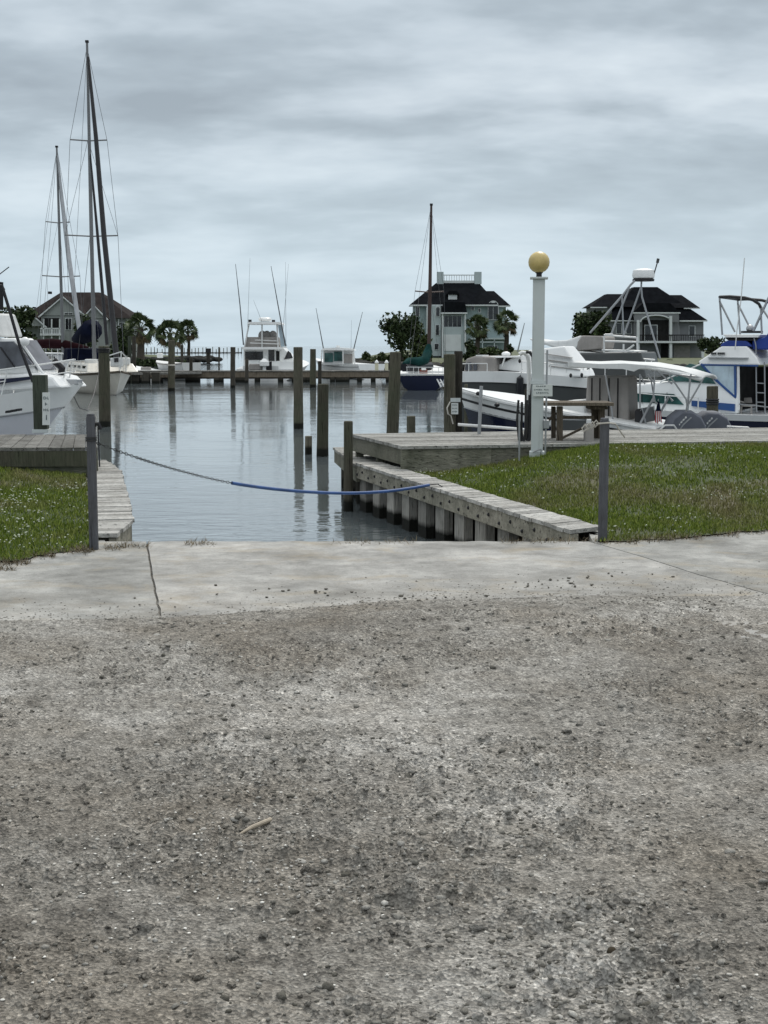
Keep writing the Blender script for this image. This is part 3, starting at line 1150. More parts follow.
# left raised dock
ldk = thing('dock', 'raised dark plank dock on the left below the white cruiser', 'dock', (-5, 17.4, 0))
mb = MB()
for (y0_, y1_) in ((0, 1),):
    board_run(mb, Vector((-3.55, 17.35)), Vector((-9.5, 17.15)), Vector((-4.12, 19.95)), Vector((-9.5, 19.85)), .15, DZ, .04, .05)
mb.build('deck_boards', M['deck_old'], ldk)
mb = MB()
mb.obox((-9.5, 17.18, -.1), (5.93, .2, 0), (0, .05, 0), (0, 0, DZ - .045 + .1))
mb.build('front_fascia', M['fascia'], ldk)
MB().obox((-3.60, 17.43, 0), (-.50, 2.45, 0), (-.05, 0, 0), (0, 0, DZ - .045)).build('side_fascia', M['fascia'], ldk)
MB().obox((-9.5, 17.125, DZ - .235), (5.9, .2, 0), (0, .04, 0), (0, 0, .19)).build('top_rail_board', M['pile_grey'], ldk)
for x in (-4.5, -5.4, -6.2, -7.5):
    MB().tube([(x, 19.5, -1.6), (x, 19.5, DZ - .05)], .1, 10).build('dock_pile', M['pile_dark'], ldk, smooth=True)
MB().box((-4.6, 17.12, .03), (.08, .04, .16)).build('cleat_block', M['pile_dark'], ldk)


# ------------------------------------------------------------------ pilings
def piling(px_t, py_t, px_b, Y, wpx, label, m='pile', group='pilings standing in the basin', band=None, rope=None, zb=-1.8, square=False, cat='piling', name='piling', taper=.94):
    top = W(px_t, py_t, Y)
    pyw = 0
    # ground position under px_b at the waterline
    base_y = HZ
    bot = Vector(((px_b - CX) / FPX * math.hypot(Y, 0), Y, WZ))
    # account for pitch when reading px at the waterline
    for _ in range(3):
        r = (bot - Vector((0, 0, CAMZ)))
        dep = r.y * cP - r.z * sP
        bot.x = (px_b - CX) / FPX * dep
    r = top - Vector((0, 0, CAMZ))
    rad = wpx / 2 / FPX * (r.y * cP - r.z * sP)
    dirv = (top - bot) / (top.z - bot.z)
    low = bot + dirv * (zb - bot.z)
    o = thing(name, label, cat, (bot.x, bot.y, WZ), group)
    mb = MB()
    if square:
        mb.box(((top.x + low.x) / 2, Y, (top.z + low.z) / 2), (rad * 2, rad * 2, top.z - low.z), random.uniform(-.2, .2))
    else:
        n = 7
        path = [low.lerp(top, i / n) for i in range(n + 1)]
        path[-1] = low.lerp(top, .996)
        path.append(top)
        rads = [rad * (1.06 - (1.06 - taper) * i / n) * (1 + random.uniform(-.03, .03)) for i in range(n + 1)] + [rad * taper * .86]
        mb.tube(path, rads, 12)
    mb.build('shaft', M[m], o, smooth=not square)
    if band:
        q = W(px_t, band, Y)
        MB().lathe((q.x + (bot.x - top.x) * .1, Y, q.z), [(rad * 1.08, -.04), (rad * 1.1, 0), (rad * 1.08, .04)], 12).build('band', M['rope_lite'], o)
    if rope:
        q = W(px_t, rope, Y)
        m_ = MB()
        for k in range(3):
            m_.lathe((q.x, Y, q.z + k * .045), [(rad * 1.02, -.02), (rad * 1.14, 0), (rad * 1.02, .02)], 12)
        m_.build('rope_wrap', M['rubber'], o)
    return o


piling(298, 347, 298.5, 37.5, 10, 'tall slim grey piling standing alone in mid basin with a dark tide band', 'pile_grey')
piling(323, 384, 322.5, 28.1, 12.2, 'thick knee high piling at the end of the low walkway, dead centre of the basin', 'pile')
piling(308.5, 436, 308.5, 28.6, 7.6, 'short green stub piling beside the low walkway end', 'pile_grey')
piling(348.3, 421, 348.3, 18.65, 9.8, 'low sawn off grey piling beside the bulkhead corner', 'pile_grey')
piling(395.6, 352, 391.5, 27.5, 12.5, 'tall leaning grey piling just left of the green covered sailboat', 'pile')
piling(411, 416, 411, 23.5, 9.8, 'short stub piling rising behind the raised dock edge', 'pile_grey')
pp = piling(449.5, 354, 450, 23.2, 12.5, 'dark thick piling of the close pair behind the raised dock, left one', 'pile', 'pair of pilings behind the raised dock')
piling(458.5, 351, 456.5, 23.4, 9.5, 'dark piling of the close pair behind the raised dock, right one with a small sign', 'pile_dark', 'pair of pilings behind the raised dock')
piling(103.8, 346, 105, 38.5, 11.6, 'tall thick green brown piling at the left beside the white cruiser bow', 'pile', rope=352)
piling(171.6, 340, 171.4, 68.9, 7, 'dark piling with a pale band in front of the palms', 'pile', band=365)
piling(232.8, 347, 232.8, 73.7, 5, 'slim dark piling left of the sportfishing yacht', 'pile_dark')
piling(191, 358, 191, 86, 3.6, 'small dark piling on the far dock beside the white skiff', 'pile_dark')
piling(246.8, 359, 246.8, 84, 3.8, 'small piling on the far dock in front of the sportfishing yacht stern', 'pile_dark')
piling(313, 349, 313, 75, 6.4, 'grey brown piling behind the tall mid basin piling', 'pile')
piling(319.8, 361, 319.8, 80, 4, 'thin dark piling on the far dock left of the small express boat', 'pile_dark')
piling(182, 345, 182, 100, 3, 'thin dark piling beyond the far dock between two palms', 'pile_dark')
piling(129.6, 336, 129.6, 84, 3.6, 'pale green piling of the tall pair by the left palm', 'greenpost', 'pair of posts by the left palm')
piling(134, 336, 134, 85, 4, 'dark teal piling of the tall pair by the left palm', 'pile_dark', 'pair of posts by the left palm')
piling(712.4, 386, 712.4, 28.5, 12, 'square topped mossy piling in front of the blue and white cabin boat', 'pile', rope=404)
piling(219, 347, 219, 130, 1.6, 'thin far post in open water right of the palms', 'pile_dark')
piling(466, 384, 466, 24.5, 3.6, 'thin grey post behind the dark piling pair', 'pile_grey', zb=-.8)

# marker post with sign on the left
mp = thing('marker_post', 'square grey green post with white sign at the left dock edge', 'post', tuple(W(40, 431, 20.3)))
q = W(40, 375, 20.3)
b0_ = W(40, 432, 20.3)
MB().box((q.x, 20.3, (q.z + DZ - .0) / 2 + .0), (.19, .19, q.z - DZ), .05).build('shaft', M['greenpost'], mp, bevel=.008)
MB().box((q.x, 20.3, DZ + .03), (.23, .23, .05), .05).build('collar', M['lampwhite'], mp)
sg = MB()
F = Frame((0, 20.18))
sg.prect(F, 42.3, 392.5, 49.5, 425, -.01, .01)
so = sg.build('sign_board', M['sign'], mp)


def strokes(mb, F, rows, d):
    for (x0, x1, y0, y1, n) in rows:
        w = (x1 - x0) / n
        for i in range(n):
            a = x0 + i * w
            k = random.choice((0, 1, 2))
            mb.prect(F, a + w * .15, y0, a + w * .38, y1, d - .003, d)
            if k != 1:
                mb.prect(F, a + w * .38, y0 if k else (y0 + y1) / 2 - .3, a + w * .85, (y0 if k else (y0 + y1) / 2 - .3) + (y1 - y0) * .25, d - .003, d)
            if k != 0:
                mb.prect(F, a + w * .38, y1 - (y1 - y0) * .25, a + w * .85, y1, d - .003, d)


mk = MB()
strokes(mk, F, [(43.2, 49, 396.6, 399.4, 3), (44.6, 47.6, 402.5, 405.5, 1), (43.2, 49, 408.6, 411.2, 3)], -.0105)
mk.prect(F, 46.0, 415, 46.8, 420, -.0135, -.0105)
mk.build('lettering', M['ink'], so)

# ------------------------------------------------------------------ chain posts and the blue sleeved chain


def chain_post(px, py_t, py_b, wpx, label):
    base = G(px, py_b, 0)
    top = W(px - .6, py_t, base.y)
    o = thing('chain_post', label, 'post', tuple(base), 'grey posts holding the ramp chain')
    w = wpx / FPX * base.y
    MB().box((base.x, base.y, top.z / 2 - .1), (w, w, top.z + .2), .08).build('shaft', M['post'], o, bevel=.008)
    MB().box((base.x, base.y, top.z + .008), (w * .86, w * .86, .018), .08).build('cap', M['post'], o, bevel=.006)
    return o, base, top, w


lp, lbase, ltop, lw_ = chain_post(94, 416, 549.5, 8.6, 'grey square post beside the left bulkhead with chain looped round its top')
rp_, rbase, rtop, rw_ = chain_post(602.5, 420, 541, 8.2, 'grey square post at the grass edge right of the ramp with a knotted tie')
m_ = MB()
for zz in (ltop.z - .17, ltop.z - .19):
    m_.box((lbase.x, lbase.y, zz), (lw_ * 1.2, lw_ * 1.2, .014), .08)
m_.build('chain_loop', M['rope_dark'], lp)
m_ = MB()
m_.tube([(lbase.x + .03, lbase.y, ltop.z - .07), (lbase.x + .06, lbase.y - .01, ltop.z - .06), (lbase.x + .075, lbase.y, ltop.z - .10)], .018, 6)
m_.tube([(lbase.x + .055, lbase.y, ltop.z - .09), (lbase.x + .060, lbase.y, ltop.z - .4)], .006, 5)
m_.build('padlock', M['dark'], lp)
m_ = MB()
for k in range(4):
    a = rtop + Vector((-.03 - k * .03, -.02, -.03 - .012 * k))
    m_.tube([a, a + Vector((-.02, -.01, .03)), a + Vector((-.045, 0, 0)), a + Vector((-.03, .01, -.03)), a], .006, 5)
m_.tube([rtop + Vector((-.05, -.02, -.03)), rtop + Vector((.05, -.06, -.02))], .007, 5)
m_.tube([rtop + Vector((.04, -.03, -.02)), rtop + Vector((.11, 0, -.03)), rtop + Vector((.17, .1, -.10)), rtop + Vector((.24, .3, -.16))], .006, 5)
m_.build('tie', M['rope_lite'], rp_)

# chain: from the left post down across the ramp to the right bulkhead cap
ctrl = [(97, 443, 11.15), (125, 453.5, 11.4), (160, 465, 11.9), (200, 476, 12.5), (232, 483, 12.9), (270, 488.5, 13.4), (310, 492, 13.9), (350, 493.2, 14.4), (385, 491.5, 14.8), (410, 488.3, 15.1), (429, 485, 15.3)]
pts = [W(*c) for c in ctrl]


def spline(P, k=6):
    out = []
    for i in range(len(P) - 1):
        p0, p1, p2, p3 = P[max(i - 1, 0)], P[i], P[i + 1], P[min(i + 2, len(P) - 1)]
        for j in range(k):
            t = j / k
            out.append(.5 * ((2 * p1) + (p2 - p0) * t + (2 * p0 - 5 * p1 + 4 * p2 - p3) * t * t + (3 * p1 - p0 - 3 * p2 + p3) * t ** 3))
    out.append(P[-1])
    return out


sp = spline(pts)
ch = thing('barrier_chain', 'dark chain with a long blue sleeve sagging across the boat ramp', 'chain', tuple(pts[0]))
mb = MB()
# chain links
tot = 0
prevp = sp[0]
fine = []
for i in range(len(sp) - 1):
    n = max(1, int((sp[i + 1] - sp[i]).length / .03))
    for k in range(n):
        fine.append(sp[i].lerp(sp[i + 1], k / n))
nlinks = int(len(fine) * .42)
for i in range(nlinks):
    a, b_ = fine[i], fine[i + 1]
    d = (b_ - a).normalized()
    side = d.cross(Vector((0, 0, 1))).normalized() if i % 2 else Vector((0, 0, 1))
    c = (a + b_) / 2
    hl, hw = .022, .0105
    mb.tube([c - d * hl, c - d * hl * .5 + side * hw, c + d * hl * .5 + side * hw, c + d * hl, c + d * hl * .5 - side * hw, c - d * hl * .5 - side * hw, c - d * hl], .0035, 4, cap=False)
mb.build('links', M['rope_dark'], ch)
MB().tube(sp[24:], .0165, 10).build('sleeve', M['rope_blue'], ch, smooth=True)
m_ = MB()
m_.tube([sp[-1], sp[-1] + Vector((.10, .06, .004)), sp[-1] + Vector((.18, .1, -.05))], .006, 6)
m_.build('end_link', M['rope_dark'], ch)

# stick
a, b_ = G(239, 838), G(271, 827)
stk = MB()
stk.tube([a + Vector((0, 0, .012)), a.lerp(b_, .4) + Vector((0, 0, .022)), b_ + Vector((0, 0, .026))], [.003, .007, .008], 8)
tag(stk.build('stick', M['stick'], smooth=True), 'short pale broken stick lying on the gravel', 'stick')
q = G(612, 957)
tag(MB().ball((q.x, q.y, .015), .014, .017, .012, 8).build('stone', M['dirt'], smooth=False), 'single dark stone on the gravel near the bottom right', 'stone')

# ------------------------------------------------------------------ lamp post with sign
LY = 17.75
lbp = W(536.8, 458, LY)
ltp = W(539, 279, LY)
lamp = thing('lamp_post', 'tall square white lamp post with yellowed globe beside the right dock', 'lamp post', (lbp.x, LY, lbp.z))
w = 12.2 / FPX * LY
shaft = MB()
n = 1
lz = lbp.z - .15
base_c = Vector((lbp.x, LY, lz))
top_c = Vector((ltp.x, LY, ltp.z))
a, b_ = Vector((w * .97, -.10 * w, 0)), Vector((.10 * w, w * .97, 0))
shaft.obox(base_c - a / 2 - b_ / 2, a, b_, top_c - base_c)
shaft.build('shaft', M['lampwhite'], lamp, bevel=.01)
MB().box((ltp.x, LY, ltp.z + .01), (w * 1.45, w * 1.45, .025), -.1).build('cap_plate', M['lampwhite'], lamp, bevel=.006)
MB().lathe((ltp.x, LY, ltp.z + .02), [(.035, 0), (.035, .045), (.05, .06), (.055, .10), (.04, .12)], 16).build('globe_holder', M['dark'], lamp)
g_ = W(539, 262.3, LY)
MB().ball((g_.x, LY, g_.z), 10.6 / FPX * LY, n=28).build('globe', M['globe'], lamp, smooth=True)
FL = Frame((0, LY - w / 2 - .03))
sgn = MB().prect(FL, 533, 384.5, 552.5, 396.3, -.01, .008).build('sign_board', M['sign'], lamp)
mk = MB()
strokes(mk, FL, [(536, 546, 385.7, 386.7, 5), (533.8, 542.5, 389, 390.2, 5), (544, 549, 389, 390.2, 3), (536, 549, 392.2, 393.5, 7)], -.0105)
mk.build('lettering', M['ink'], sgn)
MB().prect(FL, 530.5, 380.5, 546, 384, .02, .05).build('upper_bracket', M['lampwhite'], lamp)
m_ = MB()
m_.tube([W(533, 452, LY - .12), W(541, 449, LY - .12), W(541, 456, LY - .12)], .012, 6)
m_.build('cable', M['alu'], lamp)

m_ = MB()
m_.tube([Vector((lbp.x + w * .62, LY - w * .55, lbp.z - .05)), Vector((lbp.x + w * .66, LY - w * .55, 1.0)), Vector((lbp.x + w * .68, LY - w * .55, 1.55))], .012, 6)
m_.build('conduit', M['alu'], lamp, smooth=True)
m_ = MB()
m_.box((lbp.x + w * .66, LY - w * .62, .62), (.07, .05, .11))
m_.build('outlet_box', M['alu'], lamp, bevel=.006)
m_ = MB()
m_.box((lbp.x, LY, lbp.z + .04), (w * 1.25, w * 1.25, .10), -.1)
m_.build('base_trim', M['lampwhite'], lamp, bevel=.01)

# pump-out hose stand
hs = thing('hose_stand', 'white gooseneck pipe with black hose looped down it beside the lamp post', 'hose stand', tuple(W(528, 446, 18.6)))
MB().tube([W(519.5, 354.5, 18.6), W(522, 352.6, 18.6), W(525, 353, 18.6), W(527.6, 356, 18.6), W(528.6, 361, 18.6), W(529, 380, 18.6), W(528.8, 404, 18.6)], .028, 10).build('pipe', M['steel_white'], hs, smooth=True)
m_ = MB()
m_.tube([W(526, 352, 18.5), W(530, 352.5, 18.5), W(533, 357, 18.5), W(533.5, 375, 18.5), W(531.5, 395, 18.5), W(531, 420, 18.5), W(530, 438, 18.5), W(526, 445, 18.5), W(522, 442, 18.5), W(519, 430, 18.5), W(518, 410, 18.5)], .022, 8)
m_.tube([W(527, 400, 18.4), W(526, 425, 18.4), W(523.5, 444, 18.4), W(519, 440, 18.4), W(517, 420, 18.4), W(518.5, 400, 18.4)], .016, 8)
m_.tube([W(529.5, 395, 18.55), W(528.5, 430, 18.55), W(526, 446, 18.55), W(523, 446, 18.5), W(521.5, 430, 18.5), W(522, 402, 18.5)], .016, 8)
m_.build('hose', M['rubber'], hs, smooth=True)
MB().box((W(528, 420, 18.75).x, 18.75, .65), (.09, .07, .75)).build('post', M['pile_dark'], hs)
q = W(519.3, 461, 17.35)
st = tag(MB().tube([q, W(519.3, 414, 17.35)], .012, 8).build('stake', M['alu'], smooth=True), 'thin metal stake standing in front of the raised dock by the hose', 'stake')

# white dock rail
dr = thing('dock_rail', 'white pipe rail on the raised dock behind the grass, with one upright', 'rail', tuple(W(480, 435, 20.0)))
m_ = MB()
m_.tube([W(458, 424.5, 20.1), W(500, 427.5, 20.0), W(529, 430, 19.9)], .022, 8)
m_.build('rail', M['steel_white'], dr, smooth=True)
MB().tube([W(479, 436, 20.0), W(481.3, 386, 20.0)], .026, 8).build('upright', M['alu'], dr, smooth=True)
MB().box(tuple(W(479, 435.4, 20.0)), (.14, .12, .02)).build('foot_plate', M['alu'], dr)

# small sign on the piling pair
ss = thing('small_sign', 'small white three line sign tied to the right piling of the dark pair', 'sign', tuple(W(455, 414, 23.2)))
FS = Frame((0, 23.1))
bd = MB().prect(FS, 451.2, 403, 458.2, 414.2, 0, .02).build('sign_board', M['sign'], ss)
mk = MB()
strokes(mk, FS, [(452, 457.5, 404.4, 405.6, 4), (452, 457.5, 407.8, 409, 4), (452, 457.5, 411, 412.2, 4)], -.0005)
mk.build('lettering', M['ink'], bd)
MB().prect(FS, 450.5, 398, 460.5, 402, 0, .03).build('upper_board', M['lampwhite'], ss)
m_ = MB()
m_.tube([W(450, 402, 23.1), W(447, 408, 23.05), W(448, 414, 23.05), W(451, 416, 23.1), W(453, 424, 23.1)], .012, 6)
m_.build('cord', M['rope_lite'], ss)

# ------------------------------------------------------------------ fish cleaning table
ft = thing('work_table', 'rough timber fish cleaning table on stout posts behind the grass', 'table', tuple(W(575, 455, 18.9)))
FT = Frame((0, 18.75))
tp = MB().prect(FT, 544, 402.6, 614, 406, -.25, .42).build('table_top', M['table'], ft, bevel=.006)
for (x0, x1, yb, d) in ((551.5, 556, 452, .35), (557, 563, 461, -.2), (592, 598, 449, .33), (598.5, 605, 447, .28)):
    MB().prect(FT, x0, 406.5, x1, yb, d, d + (x1 - x0) / 1400 * 18.8).build('leg', M['table'], ft, bevel=.006)
MB().prect(FT, 590, 406.5, 608, 409.5, -.1, .3).build('bracket', M['table'], ft)
m_ = MB()
m_.prect(FT, 563, 416, 594, 419, .2, .25)
m_.build('cross_board', M['table'], ft)
m_ = MB()
m_.obox(W(561, 440, 18.9), W(588, 427, 19.0) - W(561, 440, 18.9), (0, .03, 0), (0, 0, .035))
m_.build('brace', M['table'], ft)
m_ = MB()
m_.tube([W(545, 424, 18.9), W(556, 413, 18.95)], .02, 6)
m_.build('side_brace', M['table'], ft)
MB().prect(FT, 585.5, 424, 594, 443, -.32, -.12).build('tap_box', M['grey_cloth'], ft, bevel=.02)


# ------------------------------------------------------------------ boats: generic hull
class Boat:
    def __init__(s, name, label, cat, stern, bow, beam, zs, zm, zb, zk=-.9, rake=.9, group=None, fine=.55, tr=.85, aft=.0):
        s.F = Frame(stern, bow)
        s.L, s.B = s.F.L, beam
        s.zs, s.zm, s.zb, s.zk, s.rake, s.fine, s.tr, s.aft = zs, zm, zb, zk, rake, fine, tr, aft
        mid = s.F.p(s.L / 2, 0, WZ)
        s.o = thing(name, label, cat, tuple(mid), group)

    def sheer(s, t):
        return s.zs * (1 - t) * (1 - 2 * t) + s.zm * 4 * t * (1 - t) + s.zb * t * (2 * t - 1)

    def hb(s, t):
        k = s.fine
        if t > 1 - k:
            q = (t - (1 - k)) / k
            return s.B / 2 * max(0.012, (1 - q ** 2.1))
        q = (1 - k - t) / (1 - k)
        return s.B / 2 * (1 - (1 - s.tr) * q ** 2)

    def ring(s, t, v):
        """v 0 sheer .. 1 keel"""
        zs = s.sheer(t)
        z = zs + (s.zk - zs) * v
        h = s.hb(t)
        fl = .72 + .0 * t if t < .6 else .72 - .42 * (t - .6) / .4
        if v <= .7:
            hh = h * (1 - (1 - fl) * (max(v, 0) / .7) ** .9)
        else:
            hh = h * fl * (1 - ((v - .7) / .3) ** 2)
        a = t * s.L
        if t > .7:
            a -= s.rake * v * ((t - .7) / .3) ** 1.3
        if t < .2:
            a += s.aft * v * (1 - t / .2)
        return a, max(hh, .004), z

    def strake(s, name, m, v0, v1, out=0.0, n=26, rows=4, deck=False, cut=None):
        mb = MB()
        vs, fs = [], []
        T = [i / n for i in range(n + 1)]
        if cut:
            T = [cut[0] + (cut[1] - cut[0]) * i / n for i in range(n + 1)]
        V = [v0 + (v1 - v0) * j / rows for j in range(rows + 1)]
        for sd in (-1, 1):
            for t in T:
                for v in V:
                    a, h, z = s.ring(t, v)
                    vs.append(s.F.p(a + (out if t > .98 else 0), sd * (h + out), z))
        k = rows + 1
        m1 = (n + 1) * k
        for sd in (0, 1):
            b = sd * m1
            for i in range(n):
                for j in range(rows):
                    q = (b + i * k + j, b + (i + 1) * k + j, b + (i + 1) * k + j + 1, b + i * k + j + 1)
                    fs.append(q if sd == 0 else q[::-1])
        for j in range(rows):
            fs.append((j, j + 1, m1 + j + 1, m1 + j))
            e = n * k
            fs.append((e + j, m1 + e + j, m1 + e + j + 1, e + j + 1))
        mb.add(vs, fs)
        if deck:
            for i in range(n):
                mb.add([vs[i * k], vs[(i + 1) * k], vs[m1 + (i + 1) * k], vs[m1 + i * k]], [(0, 1, 2, 3)])
        return mb.build(name, m, s.o, smooth=True)

    def rubrail(s, name, m, v, r, n=26):
        for sd in (-1,):
            pl, pr = [], []
            for i in range(n + 1):
                a, h, z = s.ring(i / n, v)
                pl.append(s.F.p(a, -(h + r * .4), z))
                pr.append(s.F.p(a, h + r * .4, z))
            MB().tube(pl + pr[::-1], r, 6).build(name, m, s.o, smooth=True)

    def house(s, name, m, pts, d, hw, inset=.08, bevel=.03):
        """cabin traced as a side profile at the near side, tapering inwards with height"""
        sz = [s.F.px(x, y, -hw) for x, y in pts]
        return s.cabin(name, m, sz, hw, inset, bevel)

    def cabin(s, name, m, sz, hw, inset=.08, bevel=.03):
        zmin = min(z for a, z in sz)
        zmax = max(z for a, z in sz)
        near, far = [], []
        for a, z in sz:
            h = hw - inset * (z - zmin) / max(zmax - zmin, 1e-6)
            near.append(s.F.p(a, -h, z))
            far.append(s.F.p(a, h, z))
        n = len(sz)
        mb = MB()
        fs = [tuple(range(n)), tuple(range(2 * n - 1, n - 1, -1))]
        for i in range(n):
            j = (i + 1) % n
            fs.append((i, i + n, j + n, j))
        mb.add(near + far, fs)
        return mb.build(name, m, s.o, bevel=bevel)

    def pan(s, name, m, pts, hw, th=.012, parent=None, out=.006):
        """flat panel traced on the near side at half width hw"""
        mb = MB()
        mb.fprism(s.F, [s.F.px(x, y, -hw) for x, y in pts], -hw - out, -hw + th)
        return mb.build(name, m, parent or s.o)

    def bar(s, mb, pts, hw, r, both=False, n=6):
        P = []
        for x, y in pts:
            a, z = s.F.px(x, y, -hw)
            P.append((a, z))
        mb.tube([s.F.p(a, -hw, z) for a, z in P], r, n)
        if both:
            mb.tube([s.F.p(a, hw, z) for a, z in P], r, n)
        return P


# ---- white cruiser at the left edge
def xy(px, Y):
    q = W(px, 385, Y)
    return (q.x, q.y)


bow = xy(80, 27)
bx = Boat('motor_cruiser', 'white motor cruiser with pale grey hull and dark windscreen at the left edge', 'boat', (bow[0] - .965 * 6.6, bow[1] + .26 * 6.6), bow, 2.6, .30, .42, .86, zk=-.9, rake=1.5, fine=.62)
bx.strake('hull', M['lilac'], .22, 1, rows=8)
bx.strake('topsides', M['white'], -.02, .24, out=.03, rows=3, deck=True)
bx.rubrail('rub_rail', M['alu'], .245, .025)
# vents
for i in range(3):
    x0 = 6.0 + i * 5
    bx.pan('vent', M['dark'], [(x0, 413.2 - i * .9), (x0 + 2.9, 412.6 - i * .9), (x0 + 2.9, 410.3 - i * .9), (x0, 410.9 - i * .9)], 1.47, th=.12, out=.03)
bx.house('trunk_cabin', M['white'], [(-260, 402), (-260, 378), (-20, 376), (34, 373), (50, 377), (60, 388)], 0, .62, .12, .05)
bx.pan('side_stripe', M['navy'], [(-90, 384), (-90, 390), (0, 384), (30, 379.5), (38, 376), (0, 379)], .62, th=.06, out=.012)
bx.house('wheelhouse', M['white'], [(-260, 378), (-260, 338), (14, 338), (38, 374)], 0, .40, .04, .05)
bx.pan('side_window', M['glass_grey'], [(-120, 372), (-120, 343), (14, 341.5), (33, 364), (0, 369)], .39, th=.02, out=.03)
# windscreen frame and a second raked bar
m_ = MB()
bx.bar(m_, [(19, 339), (44, 375)], .41, .03)
m_.build_each('windscreen_frame', M['white'], bx.o)
(fa, fz), (ga, gz) = bx.F.px(14, 338, -.40), bx.F.px(38, 374, -.40)
du = Vector((ga - fa, gz - fz)).normalized()
nn = Vector((-du.y, du.x)) * (1 if -du.y > 0 else -1) * .015
q4 = []
for t_, d_ in ((.08, -.34), (.9, -.36), (.9, .36), (.08, .34)):
    q4.append(bx.F.p(fa + (ga - fa) * t_ + nn.x, d_, fz + (gz - fz) * t_ + nn.y))
MB().prism(q4, bx.F.p(nn.x, 0, nn.y) - bx.F.p(0, 0, 0)).build('windscreen', M['glass_grey'], bx.o)
m_ = MB()
bx.bar(m_, [(0, 347), (15, 368)], .44, .012)
m_.build('wiper', M['dark'], bx.o)
bx.house('flybridge', M['white_dull'], [(-260, 337), (-260, 314), (-10, 313), (-6, 326), (-3, 337)], 0, .5, .05, .04)
bx.pan('flybridge_panel', M['grey_cloth'], [(-200, 331), (-200, 322), (-8, 323), (-6, 331)], .5, th=.02, out=.012)
m_ = MB()
bx.bar(m_, [(2, 286), (10, 312), (20, 347), (33, 382)], 1.05, .033)
bx.bar(m_, [(-8, 285), (2, 286)], 1.05, .03)
m_.build('outrigger_pole', M['dark'], bx.o)
m_ = MB()
bx.bar(m_, [(1, 310), (1, 282), (3, 290)], .7, .05)
bx.bar(m_, [(-4, 277), (9, 267)], .7, .01)
m_.build('antenna_mount', M['dark'], bx.o)
MB().ball(bx.F.p(*(lambda q: (q[0], -.5, q[1]))(bx.F.px(25, 341.5, -.5))), .085, n=14).build('searchlight', M['white'], bx.o, smooth=True)
# bow rail along the deck edge
m_ = MB()
def rail_pts(t0, t1, dz, sd, n=10):
    out = []
    for i in range(n + 1):
        t = t0 + (t1 - t0) * i / n
        a, h, z = bx.ring(t, 0)
        out.append(bx.F.p(a, sd * max(h - .06, .02), z + dz))
    return out
ra = rail_pts(.35, .985, .50, -1) + rail_pts(.35, .985, .50, 1)[::-1]
m_.tube(ra, .016, 6)
m_.tube(rail_pts(.72, .985, .28, -1) + rail_pts(.72, .985, .28, 1)[::-1], .011, 6)
m_.build('bow_rail', M['steel_white'], bx.o, smooth=True)
for t in (.45, .58, .70, .80, .88, .95):
    for sd in (-1, 1):
        a, h, z = bx.ring(t, 0)
        a2, h2, z2 = bx.ring(min(t + .02, 1), 0)
        MB().tube([bx.F.p(a, sd * max(h - .06, .02), z), bx.F.p(a2, sd * max(h2 - .06, .02), z + .5)], .012, 6).build('stanchion', M['steel_white'], bx.o, smooth=True)
a, h, z = bx.ring(.97, 0)
m_ = MB()
m_.box(bx.F.p(a - .05, 0, z + .09), (.5, .22, .10), math.atan2(bx.F.u.y, bx.F.u.x))
m_.build('anchor_roller', M['alu'], bx.o, bevel=.01)
MB().tube([bx.F.p(a - .3, .1, z + .05), bx.F.p(a - .2, .05, z + .35), bx.F.p(a - .35, .0, z + .5)], .07, 8).build('fender', M['dark'], bx.o, smooth=True)
m_ = MB()
q1, q2 = bx.F.p(bx.L * .965, 0, .82), W(99, 372, 38.3)
m_.tube([q1, q1.lerp(q2, .25) + Vector((0, 0, -.55)), q1.lerp(q2, .5) + Vector((0, 0, -.75)), q1.lerp(q2, .75) + Vector((0, 0, -.5)), q2], .012, 5)
m_.build('mooring_line', M['rope_dark'], bx.o)

# ---- big sailboat (left, cream hull)
def sailboat_rig(b, mast_x, yt, yb, Y, m, spreads, lines, r0=.085, stays=()):
    top, bot = W(mast_x[0], yt, Y), W(mast_x[1], yb, Y)
    bot.x = W(mast_x[1], yb, Y).x
    mo = MB().tube([bot, bot.lerp(top, .5), top], [r0, r0 * .9, r0 * .55], 8).build('mast', m, b.o, smooth=True)
    MB().box(top + Vector((0, 0, .02)), (.15, .15, .10)).build('masthead', M['dark'], mo)
    for (x0, x1, y) in spreads:
        MB().tube([W(x0, y - .5, Y), W((x0 + x1) / 2, y + .8, Y), W(x1, y, Y)], .035, 5).build('spreader', m, mo)
    rg = MB()
    for ln_, r in lines:
        rg.tube([W(x, y, yy) for x, y, yy in ln_], r, 4)
    rg.build('rigging', M['wire'], b.o)
    return mo


st_, bw_ = xy(76, 74), xy(121, 62)
sb = Boat('sailboat', 'large cream hulled sailboat with the tallest mast and navy sail cover', 'boat', st_, bw_, 3.6, .35, .25, .50, zk=-.85, rake=1.6, fine=.75, tr=.55)
sb.strake('hull', M['cream'], 0, .86, rows=6, deck=True)
sb.strake('boot_stripe', M['black'], .80, .93, out=.012, rows=2)
sb.rubrail('toe_rail', M['table'], .02, .05)
sailboat_rig(sb, (87, 94.5), 42, 365, 67, M['mast'], [(70, 107, 140), (65, 118, 235.5)],
             [([(87, 47, 67.0), (70, 140, 67.0), (66, 236, 67.0), (72, 366, 67.9)], .012), ([(87, 47, 67.0), (107, 140, 67.0), (118, 236, 67.0), (124, 365, 65.2)], .012),
              ([(88, 140, 67.0), (65, 236, 67.0)], .010), ([(88, 140, 67.0), (118, 236, 67.0)], .010),
              ([(87, 47, 67.0), (70, 366, 74.8)], .010), ([(90, 236, 67.0), (101, 366, 67.0)], .008), ([(90, 236, 67.0), (77, 366, 67.9)], .010)], .10)
